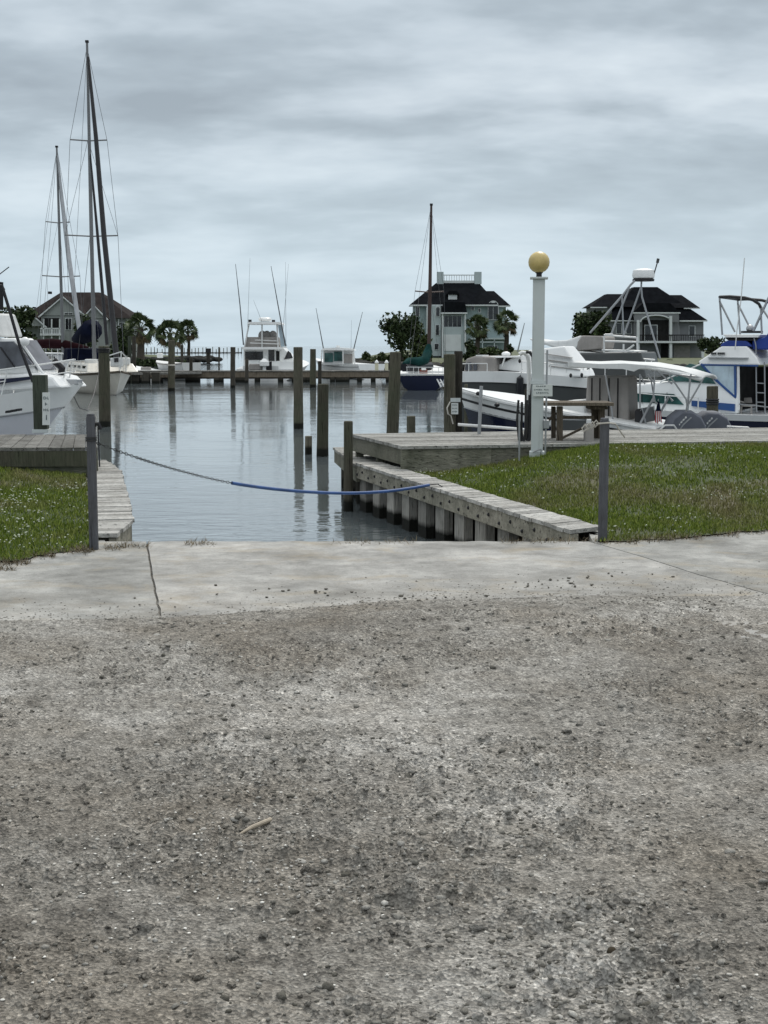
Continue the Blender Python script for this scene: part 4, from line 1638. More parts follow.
MB().tube([W(88, 57, 67.0), W(96, 138, 66.1), W(104, 236, 64.8), W(117, 362, 62.6)], [.06, .10, .12, .13], 8).build('furled_genoa', M['dark'], sb.o, smooth=True)
MB().tube([W(90, 152, 67.0), W(98, 240, 66.1), W(107, 345, 65.2)], [.04, .07, .08], 8).build('furled_staysail', M['dark'], sb.o, smooth=True)
a, z = sb.F.px(92, 326, 0)
m_ = MB()
sb_a = W(93, 330, 67.0)
dirb = -sb.F.u
m_.tube([sb_a, sb_a + dirb * .4, sb_a + dirb * 3 + Vector((0, 0, -.25)), sb_a + dirb * 5.5 + Vector((0, 0, -.4))], [.30, .52, .42, .2], 10)
m_.build('sail_cover', M['blue_cloth'], sb.o, smooth=True)
sb.cabin('coach_roof', M['cream'], [(4.0, .38), (11.0, .42), (10.4, .80), (4.4, .86)], 1.2, .2, .06)
for k in range(4):
    a = 5.2 + k * 1.4
    MB().fprism(sb.F, [(a, .58), (a + .7, .58), (a + .7, .70), (a, .70)], -1.13, -1.02).build('portlight', M['glass_dark'], sb.o)
m_ = MB()
for sd in (-1, 1):
    P = []
    for i in range(14):
        t = .05 + .93 * i / 13
        a, h, z = sb.ring(t, 0)
        P.append(sb.F.p(a, sd * max(h - .08, .02), z + .62))
        m_.tube([sb.F.p(a, sd * max(h - .08, .02), z), P[-1]], .016, 4)
    m_.tube(P, .016, 4)
    m_.tube([q - Vector((0, 0, .3)) for q in P], .010, 4)
m_.build('lifelines', M['steel_white'], sb.o)
sb.cabin('dodger', M['blue_cloth'], [(3.0, .80), (4.6, .82), (4.2, 1.45), (3.1, 1.5)], 1.1, .1, .05)
m_ = MB()
aa = sb.F.p(sb.L * .93, 0, .62)
m_.box(aa + Vector((0, 0, .25)), (.5, .5, .4))
m_.box(sb.F.p(sb.L * .8, .6, .9), (.6, .4, .35))
m_.box(sb.F.p(sb.L * .72, -.7, .85), (.5, .5, .3))
m_.build('deck_boxes', M['white_dull'], sb.o, bevel=.05)
MB().ball(sb.F.p(sb.L * .88, -.5, .85), .22, n=10).build('fender', M['white'], sb.o, smooth=True)
# bow pulpit
m_ = MB()
tip = sb.F.p(sb.L + .25, 0, 1.35)
for sd in (-1, 1):
    a, h, z = sb.ring(.9, 0)
    m_.tube([sb.F.p(a, sd * h, z), sb.F.p(a + .1, sd * h, z + .7), tip], .03, 5)
m_.tube([tip, sb.F.p(sb.L, 0, .62)], .03, 5)
m_.build('pulpit', M['steel_white'], sb.o)

# ---- second sailboat behind
st_, bw_ = xy(8, 88), xy(58, 80)
s2 = Boat('sailboat', 'sailboat with shorter leaning mast and long burgundy boom cover, behind the white cruiser', 'boat', st_, bw_, 3.3, .4, .3, .55, zk=-.85, rake=1.2, fine=.7, tr=.55)
s2.strake('hull', M['white_dull'], 0, .9, rows=5, deck=True)
s2.strake('boot_stripe', M['navy'], .8, .95, out=.012, rows=2)
s2.cabin('coach_roof', M['white_dull'], [(1.2, .3), (4.2, .35), (3.9, .75), (1.3, .8)], .8, .15, .05)
sailboat_rig(s2, (56.7, 63.5), 147, 362, 83, M['mast'], [(45.5, 70, 222), (42, 80, 276)],
             [([(57, 149, 83), (45.5, 222, 83), (42, 276, 83), (36, 362, 84)], .011), ([(57, 149, 83), (70, 222, 83), (80, 276, 83), (84, 362, 82)], .011),
              ([(57, 149, 83), (40, 362, 85)], .009), ([(58, 222, 83), (47, 276, 83), (50, 362, 83)], .008), ([(57, 149, 83), (30, 360, 87)], .008), ([(59, 222, 83), (72, 362, 83)], .008)], .095)
MB().tube([W(57.5, 155, 83), W(62, 200, 83), W(69, 260, 82), W(81, 340, 81)], [.05, .11, .14, .13], 8).build('furled_genoa', M['alu'], s2.o, smooth=True)
m_ = MB()
m_.tube([W(24, 352, 85), W(34, 344, 85), W(52, 343.5, 84), W(66, 344.5, 83), W(88, 349, 83)], [.10, .26, .30, .26, .16], 10)
m_.build('boom_cover', M['burg_cloth'], s2.o, smooth=True)
m_ = MB()
m_.tube([W(50, 294, 83.2), W(50, 291.5, 83.2)], .12, 8)
m_.build('radar_reflector', M['dark'], s2.o)

# ---- small cabin boats in the left slips
def small_cabin_boat(label, x0, x1, Ya, Yb, hullm, top, zt, grp):
    b = Boat('cabin_boat', label, 'boat', xy(x0 - 14, Ya), xy(x1 - 14, Yb), 2.3, .15, .15, .35, zk=-.8, rake=.6, group=grp)
    b.strake('hull', hullm, 0, 1, rows=5, deck=True)
    L = b.L
    b.cabin('cabin', M['white_dull'], [(L * .35, .15), (L * .8, .25), (L * .7, .75), (L * .62, 1.0), (L * .35, 1.0)], .8, .12, .05)
    MB().fprism(b.F, [(L * .38, .62), (L * .66, .62), (L * .6, .9), (L * .38, .9)], -.80, -.70).build('window', M['glass_dark'], b.o)
    b.cabin('hard_top', top, [(L * .2, zt), (L * .66, zt), (L * .66, zt + .07), (L * .2, zt + .07)], .9, .05, .02)
    m_ = MB()
    for a in (.22, .42, .62):
        for sd in (-.82, .82):
            m_.tube([b.F.p(L * a, sd, .2), b.F.p(L * a, sd, zt)], .025, 5)
    m_.build_each('frame_post', M['steel_white'], b.o)
    return b


small_cabin_boat('small white cabin boat with pale canopy moored behind the cruiser windscreen', 66, 28, 58, 66, M['white_dull'], M['white_cloth'], 1.25, 'small cabin boats in the left slips')
small_cabin_boat('small white cabin boat with navy canopy between the two sailboats', 92, 62, 92, 100, M['white_dull'], M['rblue_cloth'], 1.5, 'small cabin boats in the left slips')
small_cabin_boat('small cabin boat with grey canopy half hidden behind the navy covered sailboat', 50, 24, 92, 104, M['white'], M['grey_cloth'], 1.7, 'small cabin boats in the left slips')

# ------------------------------------------------------------------ sportfishing yacht, far dock (seen from astern)
YY = 90
xs_ = lambda px: W(px, 380, YY).x
sf = Boat('sportfishing_yacht', 'white sportfishing yacht with enclosed flybridge and outriggers at the far dock', 'boat', (xs_(267), 90), (xs_(270) + .5, 102), 4.2, .15, .4, .8, zk=-.8, rake=2.0, fine=.6, tr=.95)
sf.strake('hull', M['white'], 0, 1, rows=6, deck=True)
F9 = Frame((0, 91.5))
c_ = MB().prect(F9, 243.5, 349, 278, 367, 0, 4.5).build('cabin', M['white'], sf.o)
MB().prect(F9, 245, 351.5, 263, 360, -.05, .05).build('rear_window', M['glass_dark'], sf.o)
MB().prect(F9, 268.5, 350, 274.5, 361, -.05, .05).build('door', M['glass_dark'], sf.o)
MB().prect(F9, 276, 351, 279.5, 361, -.05, .05).build('side_panel', M['interior'], sf.o)
# raked forward cabin side to the right
fc = MB().pprism(F9, [(277.9, 367), (277.9, 349), (283, 348), (291, 356), (297, 366)], .6, 4.0)
fc.build('forward_cabin', M['white'], sf.o)
MB().pprism(F9, [(284, 359.5), (288, 350.5), (291, 353), (293, 358)], .54, .64).build('side_window', M['glass_dark'], sf.o)
MB().prect(F9, 242, 347, 281, 349.4, -.9, 4.6).build('flybridge_deck', M['white'], sf.o)
MB().pprism(F9, [(244, 347), (247, 337), (276, 337), (280, 347)], -.2, 2.6).build('flybridge_side', M['grey_cloth'], sf.o)
MB().pprism(F9, [(248.5, 322), (279.5, 322), (281.5, 324.2), (247, 324.2)], -.6, 2.8).build('hard_top', M['white'], sf.o)
m_ = MB()
for x, y0, x2 in ((249, 324, 244.5), (262, 324, 262), (277, 324, 278), (281.5, 324, 285.5)):
    m_.tube([W(x, y0, 91.2), W(x2, 347, 91.2)], .05, 6)
m_.tube([W(255, 340, 91), W(278, 341, 91)], .03, 5)
m_.tube([W(250, 343, 91), W(279, 344, 91)], .03, 5)
m_.build_each('frame_post', M['steel_white'], sf.o)
MB().pprism(F9, [(278, 325), (281.8, 325), (287, 346), (281, 347)], -.2, -.16).build('clear_curtain', M['curtain'], sf.o)
m_ = MB()
for x in (262.5, 267, 273):
    m_.ball(W(x, 336, 92), .28, .2, .35, 10)
m_.build_each('helm_seat', M['grey_cloth'], sf.o, smooth=True)
m_ = MB()
m_.lathe(W(265, 321.5, 92), [(.3, 0), (.42, .05), (.42, .2), (.3, .26)], 14)
m_.build('radar_dome', M['white'], sf.o, smooth=True)
m_ = MB()
m_.box(W(250, 320.8, 91.5), (.2, .2, .15))
m_.box(W(273.5, 321, 91.5), (.2, .2, .15))
m_.build_each('deck_light', M['dark'], sf.o)
for (x0, y0, x1, y1, x2, y2) in ((243.5, 345, 240, 305, 235.5, 264), (285.5, 346, 278, 305, 271, 266)):
    MB().tube([W(x0, y0, 91), W(x1, y1, 91), W(x2, y2, 91)], [.045, .035, .015], 5).build('outrigger', M['wire'], sf.o, smooth=True)
for (x0, y0, x1, y1) in ((247, 347, 250, 258), (262, 322, 253.5, 300), (286, 345, 285.5, 262), (283, 330, 288.5, 264)):
    MB().tube([W(x0, y0, 91.5), W(x1, y1, 91.5)], [.016, .007], 4).build('antenna', M['wire'], sf.o)
F8 = Frame((0, 89.9))
MB().prect(F8, 243, 366, 278.5, 372.5, -.02, .1).build('transom_panel', M['white_dull'], sf.o)
MB().prect(F8, 249, 364, 261, 370, -.35, -.05).build('fish_box', M['grey_cloth'], sf.o, bevel=.05)
m_ = MB()
m_.lathe(W(264.5, 366.5, 89.6), [(.12, -.3), (.12, 0), (.32, .05), (.32, .3), (.1, .5)], 12)
m_.build('fighting_chair', M['white'], sf.o, smooth=True)
MB().box(W(269, 367, 89.7), (.35, .3, .7)).build('seat_pedestal', M['dark'], sf.o)
MB().prect(F8, 277.5, 361.5, 299, 371.5, .3, .5).build('quarter_panel', M['white'], sf.o)

# ---- small express boat with hard top (far dock)
eb = Boat('express_boat', 'white hard top fishing boat with green tinted windows behind the far dock', 'boat', xy(372, 93), xy(316, 99), 2.6, .42, .45, .75, zk=-.8, rake=1.0, fine=.6)
eb.strake('hull', M['white'], 0, 1, rows=5, deck=True)
eb.rubrail('rub_rail', M['alu'], .15, .03)
FE = Frame((0, 94))
MB().prect(FE, 323, 348.5, 353, 365.5, .05, 2.2).build('cabin', M['white_dull'], eb.o, bevel=.08)
MB().prect(FE, 324.5, 353, 333, 362, -.02, .05).build('window', M['glass_teal'], eb.o)
MB().prect(FE, 334, 351.5, 342.5, 361, -.02, .05).build('window', M['glass_teal'], eb.o)
MB().prect(FE, 343, 354, 352.5, 363, -.02, .05).build('window', M['grey_cloth'], eb.o)
MB().pprism(FE, [(321, 350.2), (323, 348.4), (338, 347.4), (353, 348.6), (355.5, 350.4)], -.4, 2.4).build('hard_top', M['white'], eb.o)
m_ = MB()
for x, x2 in ((322, 321), (353.5, 355), (343, 343)):
    m_.tube([W(x, 350, 93.7), W(x2, 366, 93.7)], .045, 5)
m_.build_each('top_post', M['steel_white'], eb.o)
for (x0, y0, x1, y1) in ((323.5, 349, 316, 308), (353.5, 350, 362.5, 312)):
    MB().tube([W(x0, y0, 94), W(x1, y1, 94)], [.04, .015], 5).build('outrigger', M['wire'], eb.o)
MB().tube([W(351, 349, 94), W(351.5, 320, 94)], [.014, .006], 4).build('antenna', M['wire'], eb.o)
MB().tube([W(338, 347.5, 94), W(338, 345.5, 94)], .12, 8).build('gps_dome', M['white'], eb.o)

# ---- small white centre hull left at far dock
sk = Boat('skiff', 'small open white skiff tied to the far dock below the palms', 'boat', xy(192, 90), xy(157, 92), 2.0, .55, .5, .68, zk=-.8, rake=.5)
sk.strake('hull', M['white_dull'], 0, 1, rows=4, deck=True)
sk.rubrail('gunwale', M['grey_cloth'], .04, .03)
m_ = MB()
m_.box(W(160, 355.5, 91), (.35, .4, .3))
m_.build('console', M['white'], sk.o, bevel=.04)
sk2 = Boat('skiff', 'low pale work skiff lying beside the far dock under the left palm', 'boat', xy(153, 88), xy(136, 93), 1.8, .1, .1, .3, zk=-.8, rake=.5)
sk2.strake('hull', M['white_dull'], 0, 1, rows=4, deck=True)
MB().box(W(146, 369, 90), (.6, .5, .25)).build('console', M['grey_cloth'], sk2.o, bevel=.04)

# ---- navy sailboat, centre
ns = Boat('sailboat', 'navy hulled sailboat with dark mast and green sail cover in front of the tall house', 'boat', xy(421.5, 70), xy(432, 79), 2.75, .20, .28, .52, zk=-.75, rake=1.0, fine=.65, tr=.9, aft=.2)
ns.strake('hull', M['navy'], .06, 1, rows=6)
ns.strake('gunwale', M['white_dull'], -.02, .08, out=.02, rows=1, deck=True)
FN = Frame((0, 71.5))
sailboat_rig(ns, (431.3, 428.6), 205, 372, 73, M['mast_dark'], [(415, 444, 291.5)],
             [([(431, 207, 73), (415, 291, 73), (407, 368, 73)], .010), ([(431, 207, 73), (444, 291, 73), (446, 366, 73)], .010), ([(431, 207, 73), (409, 372, 69)], .008), ([(430, 291, 73), (414, 368, 73)], .008), ([(431, 207, 73), (447, 372, 80)], .008), ([(430, 291, 73), (440, 368, 73)], .008)], .11)
m_ = MB()
m_.tube([W(404, 364, 70.5), W(409, 361.5, 71), W(418, 362, 71.5), (W(425, 360, 72)), W(428, 352, 72.8), W(429, 345, 73)], [.10, .20, .24, .24, .24, .12], 10)
m_.build('sail_cover', M['green_cloth'], ns.o, smooth=True)
m_ = MB()
m_.tube([W(404, 367.5, 70.5), W(430, 366, 73)], .22, 8)
m_.build('boom_bag', M['black'], ns.o, smooth=True)
MB().prect(FN, 408, 370.5, 444, 378.5, .2, 4).build('coach_roof', M['white_dull'], ns.o, bevel=.08)
MB().prect(FN, 419.5, 369.5, 427.5, 378, -.6, -.4).build('companionway_panel', M['red_cloth'], ns.o, bevel=.03)
MB().prect(FN, 421.5, 368, 426, 370.5, -.6, -.4).build('cushion', M['white'], ns.o)
m_ = MB()
for x in (407, 413, 419, 432, 438, 443):
    m_.tube([W(x, 378.5, 70.3), W(x + random.uniform(-1, 1), 367, 70.3)], .018, 4)
m_.tube([W(406, 367, 70.2), W(443, 367.5, 70.2)], .02, 4)
m_.tube([W(406, 372, 70.2), W(443, 372.5, 70.2)], .014, 4)
m_.build('stern_rail', M['steel_white'], ns.o)
m_ = MB()
m_.tube([W(437, 379, 70), W(441, 387, 69.9)], .04, 5)
m_.tube([W(440, 378.5, 70), W(444, 386.5, 69.9)], .04, 5)
m_.tube([W(439, 383, 70), W(442.5, 382.5, 69.9)], .04, 5)
m_.build('boarding_ladder', M['white'], ns.o)

# ------------------------------------------------------------------ far dock with its gear
fd_ = thing('far_dock', 'long low dock on piles crossing the far side of the basin', 'dock', (W(280, 380, 86).x, 86, WZ))
mb = MB()
a0_, a1_ = W(126, 370, 86), W(450, 370, 86)
board_run(mb, Vector((a0_.x, 85.2)), Vector((a1_.x, 86.4)), Vector((a0_.x, 87.2)), Vector((a1_.x, 88.4)), .25, .10, .06)
mb.build('deck_boards', M['deck_old'], fd_)
mb = MB()
mb.obox((a0_.x, 85.25, -.30), (a1_.x - a0_.x, 1.2, 0), (0, .08, 0), (0, 0, .34))
mb.build('fascia', M['table'], fd_)
mb = MB()
mb.obox((a0_.x, 86.9, -.42), (a1_.x - a0_.x, 1.2, 0), (0, .08, 0), (0, 0, .46))
mb.build('rear_fascia', M['pile_dark'], fd_)
for i in range(19):
    x = a0_.x + 3.0 * .36 + i * (a1_.x - a0_.x - 1) / 18.5
    y = 85.3 + 1.2 * i / 19
    x += random.uniform(-.4, .4)
    MB().box((x, y + .35, -.75), (.30 if i % 3 else .85, .6, 1.3)).build('support_pile', M['pile_dark'], fd_)
for i, (x, y0, y1) in enumerate(((376.7, 361.5, 376), (386.5, 361.5, 376))):
    q = W(x, y1, 87)
    t_ = thing('power_pedestal', ('left' if i == 0 else 'right') + ' cream power pedestal of the pair on the far dock beside the leaning piling', 'pedestal', tuple(q), 'cream power pedestals')
    h = W(x, y0, 87).z - .10
    MB().lathe((q.x, 87, .10), [(.11, 0), (.11, h * .8), (.08, h * .84)], 12).build('body', M['bollard'], t_, smooth=True)
    MB().lathe((q.x, 87, .10 + h * .84), [(.13, 0), (.13, .04), (.05, .16), (.02, .18)], 12).build('lamp_cap', M['white'], t_, smooth=True)
m_ = MB()
for x in (340, 351, 399, 404):
    pass
# day marker beyond the dock
dm = thing('day_marker', 'dark square board on a pole standing in the water right of the palms', 'marker', tuple(W(208.3, 360, 170)))
MB().tube([W(208.3, 364, 170), W(208.3, 350, 170)], .22, 6).build('pole', M['pile_dark'], dm)
MB().box(W(208.3, 350.5, 169.5), (.9 * 5 / 7, .15, .5)).build('board', M['dark'], dm)

# second finger dock & boat sheds at left slips
fk = thing('finger_dock', 'low dark finger dock under the cream sailboat bow', 'dock', tuple(W(140, 380, 82)))
mb = MB()
mb.obox(W(122, 375, 82) + Vector((0, 0, 0)), (4.2, 3.0, 0), (0, 1.4, 0), (0, 0, .12))
mb.build('deck', M['deck_old'], fk)
for x in (126, 136, 146, 156):
    MB().box(tuple(W(x, 380, 83)), (.45, .45, .9)).build('support_pile', M['pile_dark'], fk)

# ------------------------------------------------------------------ right side boats
# A: white cruiser behind, bow to the right
ba = Boat('motor_cruiser', 'white cruiser with grey canvas cockpit enclosure, bow pointing right behind the lamp post', 'boat', xy(461, 34.6), xy(597, 33.2), 2.1, .96, .97, .80, zk=-.9, rake=.8, fine=.5)
ba.strake('topsides', M['white'], -.01, .125, out=.03, rows=3, deck=True)
ba.strake('hull', M['darkgrey'], .12, 1, rows=6)  # dark grey also stands in for the shadow under the white band
ba.rubrail('rub_rail', M['dark'], .125, .022)
ba.house('wedge_cabin', M['white'], [(494, 366.5), (527, 350), (562, 346), (580, 371), (582, 377), (494, 377)], 0, .60, .18, .04)
ba.pan('cabin_slot', M['dark'], [(498.5, 369.2), (519, 371.5), (518, 373.2), (498.5, 371.6)], .61, th=.05, out=.02)
for k in range(3):
    ba.pan('canvas_seam', M['grey_cloth'], [(545 + k * 2, 353.5 + k * 6), (572 + k * 4, 357.5 + k * 6), (572 + k * 4, 358.2 + k * 6), (545 + k * 2, 354.2 + k * 6)], .55, th=.05, out=.03)
ba.house('canvas_enclosure', M['grey_cloth'], [(463, 373), (465, 359), (474, 356), (493, 357), (495, 373)], 0, .9, .05, .04)
ba.pan('clear_window', M['glass_grey'], [(465, 370), (466, 363), (471, 362), (472, 370)], .91, th=.02, out=.012)
ba.pan('clear_window', M['glass_grey'], [(473.5, 370), (473.5, 363), (477, 363), (477, 370)], .91, th=.02, out=.012)
ba.pan('side_box', M['white'], [(476, 355), (483, 355), (483, 358), (476, 358)], .8, th=.4, out=.012)
ba.house('t_top', M['white'], [(490, 356.3), (518, 355.6), (518, 357.4), (490, 358)], 0, .7, .02, .01)
m_ = MB()
ba.bar(m_, [(494, 357), (494, 372)], .66, .02, True)
ba.bar(m_, [(505, 357), (502, 366)], .66, .02, True)
m_.build_each('t_top_post', M['steel_white'], ba.o)
a_, z_ = ba.F.px(506, 354, 0)
MB().ball(ba.F.p(a_, 0, z_), .11, .11, .06, 12).build('radar_dome', M['white'], ba.o, smooth=True)
m_ = MB()
for (x, y) in ((520, 361), (519, 375), (571, 375.5), (582, 375)):
    a_, z_ = ba.F.px(x, y, -1.0)
    m_.ball(ba.F.p(a_, -1.02, z_), .035, .035, .05, 8)
m_.build_each('cleat', M['dark'], ba.o)
mk = MB()
FA = Frame((0, 31.0))
# registration marks near the sign
a_, z_ = ba.F.px(550, 381, -1.12)

def deck_rail(b, t0, t1, dz, r=.014, n=9, near_only=False):
    top = []
    for sd in ((-1,) if near_only else (-1, 1)):
        P = []
        for i in range(n + 1):
            t = t0 + (t1 - t0) * i / n
            a, h, z = b.ring(t, 0)
            P.append(b.F.p(a, sd * max(h - .05, .02), z + dz))
            if i % 2 == 0:
                MB().tube([b.F.p(a, sd * max(h - .05, .02), z), P[-1]], r, 5).build('stanchion', M['steel_white'], b.o)
        MB().tube(P, r, 5).build('hand_rail', M['steel_white'], b.o, smooth=True)


def fender(b, t, sd=-1, m='black'):
    a, h, z = b.ring(t, .1)
    q = b.F.p(a, sd * (h + .1), z - .12)
    MB().lathe(q, [(.02, -.26), (.08, -.22), (.09, 0), (.08, .2), (.02, .25)], 10).build('fender', M[m], b.o, smooth=True)
    MB().tube([q + Vector((0, 0, .24)), b.F.p(a, sd * (h - .05), b.sheer(t) + .1)], .008, 4).build('fender_line', M['rope_dark'], b.o)


deck_rail(ba, .55, .97, .28)
deck_rail(ba, .02, .3, .2, .012, 4)
fender(ba, .55)

# C: white and navy open boat with bimini and outboards, closest
bc_st, bc_bw = xy(669, 22.6), xy(458, 24.0)
bc = Boat('centre_console_boat', 'white and navy open boat with white bimini and grey canvas, twin outboards, nearest the dock', 'boat', (bc_st[0], bc_st[1]), (bc_bw[0], bc_bw[1]), 1.9, .33, .62, .90, zk=-.8, rake=.6, fine=.5, tr=.95)
bc.strake('topsides', M['white'], 0, .20, rows=3, deck=True)
bc.strake('hull', M['navy'], .19, 1, rows=6)
bc.rubrail('rub_rail', M['white_dull'], .03, .03)
bc.rubrail('lower_rub_rail', M['alu'], .20, .012)
bc.strake('side_stripe', M['dark'], .10, .125, out=.008, rows=1)
for x, y in ((497, 405), (478.5, 393.5)):
    a_, z_ = bc.F.px(x, y, -1.0)
    MB().ball(bc.F.p(a_, -1.0, z_), .045, .045, .035, 10).build('fender_fitting', M['dark'], bc.o, smooth=True)
# dark vent/grille amidships and grey inner panel
bc.pan('side_panel', M['darkgrey'], [(560, 433), (560, 420), (592, 421), (592, 433)], .98, th=.06, out=.03)
bc.pan('pale_waterline_panel', M['white_dull'], [(544, 444), (545, 434), (606, 435), (645, 436), (645, 446)], .99, th=.06, out=.03)
bc.house('canvas_enclosure', M['grey_cloth'], [(584, 427), (586, 376), (628, 376), (629, 427)], 0, .36, .05, .04)
m_ = MB()
for x in (592, 600, 609, 618):
    bc.bar(m_, [(x, 378), (x - .5, 424)], .37, .012)
m_.build('canvas_seam', M['interior'], bc.o)
# windshield/console left part under the canopy
bc.house('console', M['white_dull'], [(553, 421), (556, 402), (584, 400), (584, 421)], 0, .55, .08, .05)
bc.house('leaning_post', M['dark'], [(634, 424), (634, 410), (641, 408), (643, 424)], 0, .5, .04, .03)
m_ = MB()
bc.bar(m_, [(635, 424), (642, 408), (646, 424)], .45, .015, True)
bc.bar(m_, [(640, 424), (653, 399), (657, 404)], .62, .02, True)
m_.build('seat_frame', M['alu'], bc.o)
fender(bc, .28, -1, 'white_dull')
# bimini: curved canvas
sz = [bc.F.px(x, y, -.85) for x, y in ((566, 362.5), (585, 362.3), (605, 362.3), (625, 362.8), (645, 364), (662, 366.5), (680, 370.5), (700, 376))]
mb = MB()
rowsb = 9
vs, fs = [], []
for i, (a_, z_) in enumerate(sz):
    for j in range(rowsb):
        w_ = -1 + 2 * j / (rowsb - 1)
        drop = .13 * abs(w_) ** 3 + .03 * abs(math.sin(i * 1.6)) * (1 - abs(w_))
        vs.append(bc.F.p(a_, w_ * .72, z_ + .02 - drop * .6))
n0 = len(sz)
for i in range(n0 - 1):
    for j in range(rowsb - 1):
        fs.append((i * rowsb + j, (i + 1) * rowsb + j, (i + 1) * rowsb + j + 1, i * rowsb + j + 1))
mb.add(vs, fs)
bm = mb.build('bimini_top', M['white_cloth'], bc.o, smooth=True)
sd_ = bm.modifiers.new('thick', 'SOLIDIFY')
sd_.thickness = .035
# valance hanging on the near side
mb = MB()
for x_ in (585, 606, 628, 650, 675):
    a_, z_ = bc.F.px(x_, 363 if x_ < 640 else 363 + (x_ - 640) * .2, -.85)
    MB().tube([bc.F.p(a_, w_, z_ - .035 - .12 * abs(w_ / .86) ** 3) for w_ in (-.7, -.4, 0, .4, .7)], .012, 5).build('canopy_bow', M['alu'], bc.o)
va = [(568, 362), (600, 364), (625, 363.5), (650, 365.5), (680, 370), (702, 377)]
vb = [(568, 366), (600, 368.5), (623, 369), (634, 371.5), (640, 368.5), (660, 368.0), (690, 373.5), (702, 378.5)]
bc.pan('valance', M['white_cloth'], va + vb[::-1], .74, th=.0, out=.012)
m_ = MB()
for pts_ in ([(640, 375), (645, 384)], [(648, 374), (655, 384)], [(655, 371), (653, 402)], [(668, 373), (686, 399), (688, 411)], [(691, 374), (688, 400), (686, 412)], [(703, 379), (688, 405)],
             [(605.5, 375), (611, 405), (613, 420)], [(658, 371), (672, 384)], [(640, 374), (640, 408)], [(660, 373), (700, 377)]):
    bc.bar(m_, pts_, .72, .013)
for pts_ in ([(650, 374), (655, 402)], [(690, 374), (688, 410)]):
    bc.bar(m_, pts_, -.7, .013)
m_.build_each('bimini_pole', M['alu'], bc.o)
# flag on a short staff
fl = thing('flag', 'small furled red and white striped flag hanging at the stern of the open boat', 'flag', tuple(bc.F.p(.2, -.9, .3)))
m_ = MB()
m_.tube([W(657.5, 424, 22.2), W(658.3, 399, 22.2)], .008, 5)
m_.build('staff', M['alu'], fl)
FF = Frame((0, 22.15))
for k in range(7):
    x = 655.3 + k * .95
    MB().pprism(FF, [(x, 422.5 + math.sin(k) * 1), (x + .95, 422 + math.sin(k + 1)), (x + .75 - k * .12, 411), (x - k * .12 + .1, 411)], -.01, .01).build('stripe', M['flagred'] if k % 2 == 0 else M['white_cloth'], fl)
MB().pprism(FF, [(656, 411), (661, 411), (659.5, 402), (658, 401)], -.012, .012).build('canton', M['blue_cloth'], fl)


# outboard engines: shaped cowling, tilted up
def outboard(cx, cy, Y, label):
    c = W(cx, cy, Y)
    o = thing('outboard_engine', label, 'outboard engine', (c.x, c.y, WZ), 'twin grey outboards')
    k = Y / FPX
    prof = [(-19, 12), (-19.5, 4), (-16, -6), (-7, -13), (5, -13), (15, -7), (20, 2), (22.5, 12), (21, 20), (-18, 20)]
    hw = .27
    layers = [(0.0, .0), (.5, .0), (.85, .06), (1.0, .16)]
    mb = MB()
    n = len(prof)
    vs, fs = [], []
    rings = []
    for sgn in (-1, 1):
        seq = layers if sgn < 0 else layers[::-1]
        for f_, inn in (seq if sgn < 0 else seq):
            pass
    offs = [(-1.0, .80), (-.88, .93), (-.55, 1.0), (.55, 1.0), (.88, .93), (1.0, .80)]
    cxm, cym = 2, 4
    for d, s_ in offs:
        for (x, y) in prof:
            xx, yy = cxm + (x - cxm) * s_, cym + (y - cym) * s_
            vs.append(Vector((c.x + xx * k, c.y + d * hw + (x * .10) * k, c.z - yy * k)))
    m = len(offs)
    for i in range(m - 1):
        for j in range(n):
            j2 = (j + 1) % n
            fs.append((i * n + j, i * n + j2, (i + 1) * n + j2, (i + 1) * n + j))
    fs.append(tuple(range(n)))
    fs.append(tuple(range(m * n - 1, (m - 1) * n - 1, -1)))
    mb.add(vs, fs)
    co = mb.build('cowling', M['engine'], o, smooth=True, bevel=.012)
    # pale diagonal marks on the cover
    FO = Frame((c.x, c.y - hw - .012))
    for (dx, ) in ((0,), (5,)):
        pts_ = [(cx - 12 + dx, cy + 10), (cx - 6 + dx, cy + 1), (cx + 2 + dx, cy - 6), (cx + 3 + dx, cy - 5.2), (cx - 5 + dx, cy + 2), (cx - 10.8 + dx, cy + 10)]
        MB().pprism(FO, pts_, -.004, .012).build('pale_stripe', M['alu'], co)
    mk = MB()
    for i in range(6):
        x = cx - 9.5 + i * 2.2
        y = cy + 7.5 - i * 2.4
        mk.pprism(FO, [(x, y), (x + 1.3, y - .8), (x + .7, y - 2.2), (x - .6, y - 1.3)], -.006, .01)
    mk.build('lettering', M['steel_white'], co)
    m_ = MB()
    m_.box((c.x + 2 * k, c.y, c.z - 24 * k), (.35, .3, .25))
    m_.box((c.x + 6 * k, c.y, -.5), (.16, .12, .9))
    m_.build('leg', M['darkgrey'], o, bevel=.03)
    return o


outboard(684, 423, 22.1, 'left grey covered outboard engine of the twin pair with pale stripes')
outboard(710, 424, 22.9, 'right grey covered outboard engine of the twin pair, partly behind the left one')
gr = thing('grab_rail', 'low white tubular rail behind the outboards at the dock edge', 'rail', tuple(W(740, 430, 21.6)))
m_ = MB()
m_.tube([W(660, 430, 21.7), W(665, 425.5, 21.7), W(674, 425.5, 21.7), W(677, 430, 21.7)], .015, 6)
m_.tube([W(727, 426.5, 21.8), W(748, 427.5, 21.8), W(752, 431, 21.8)], .015, 6)
m_.tube([W(727, 430.5, 21.8), W(750, 431, 21.8)], .012, 6)
m_.build('tube', M['steel_white'], gr)

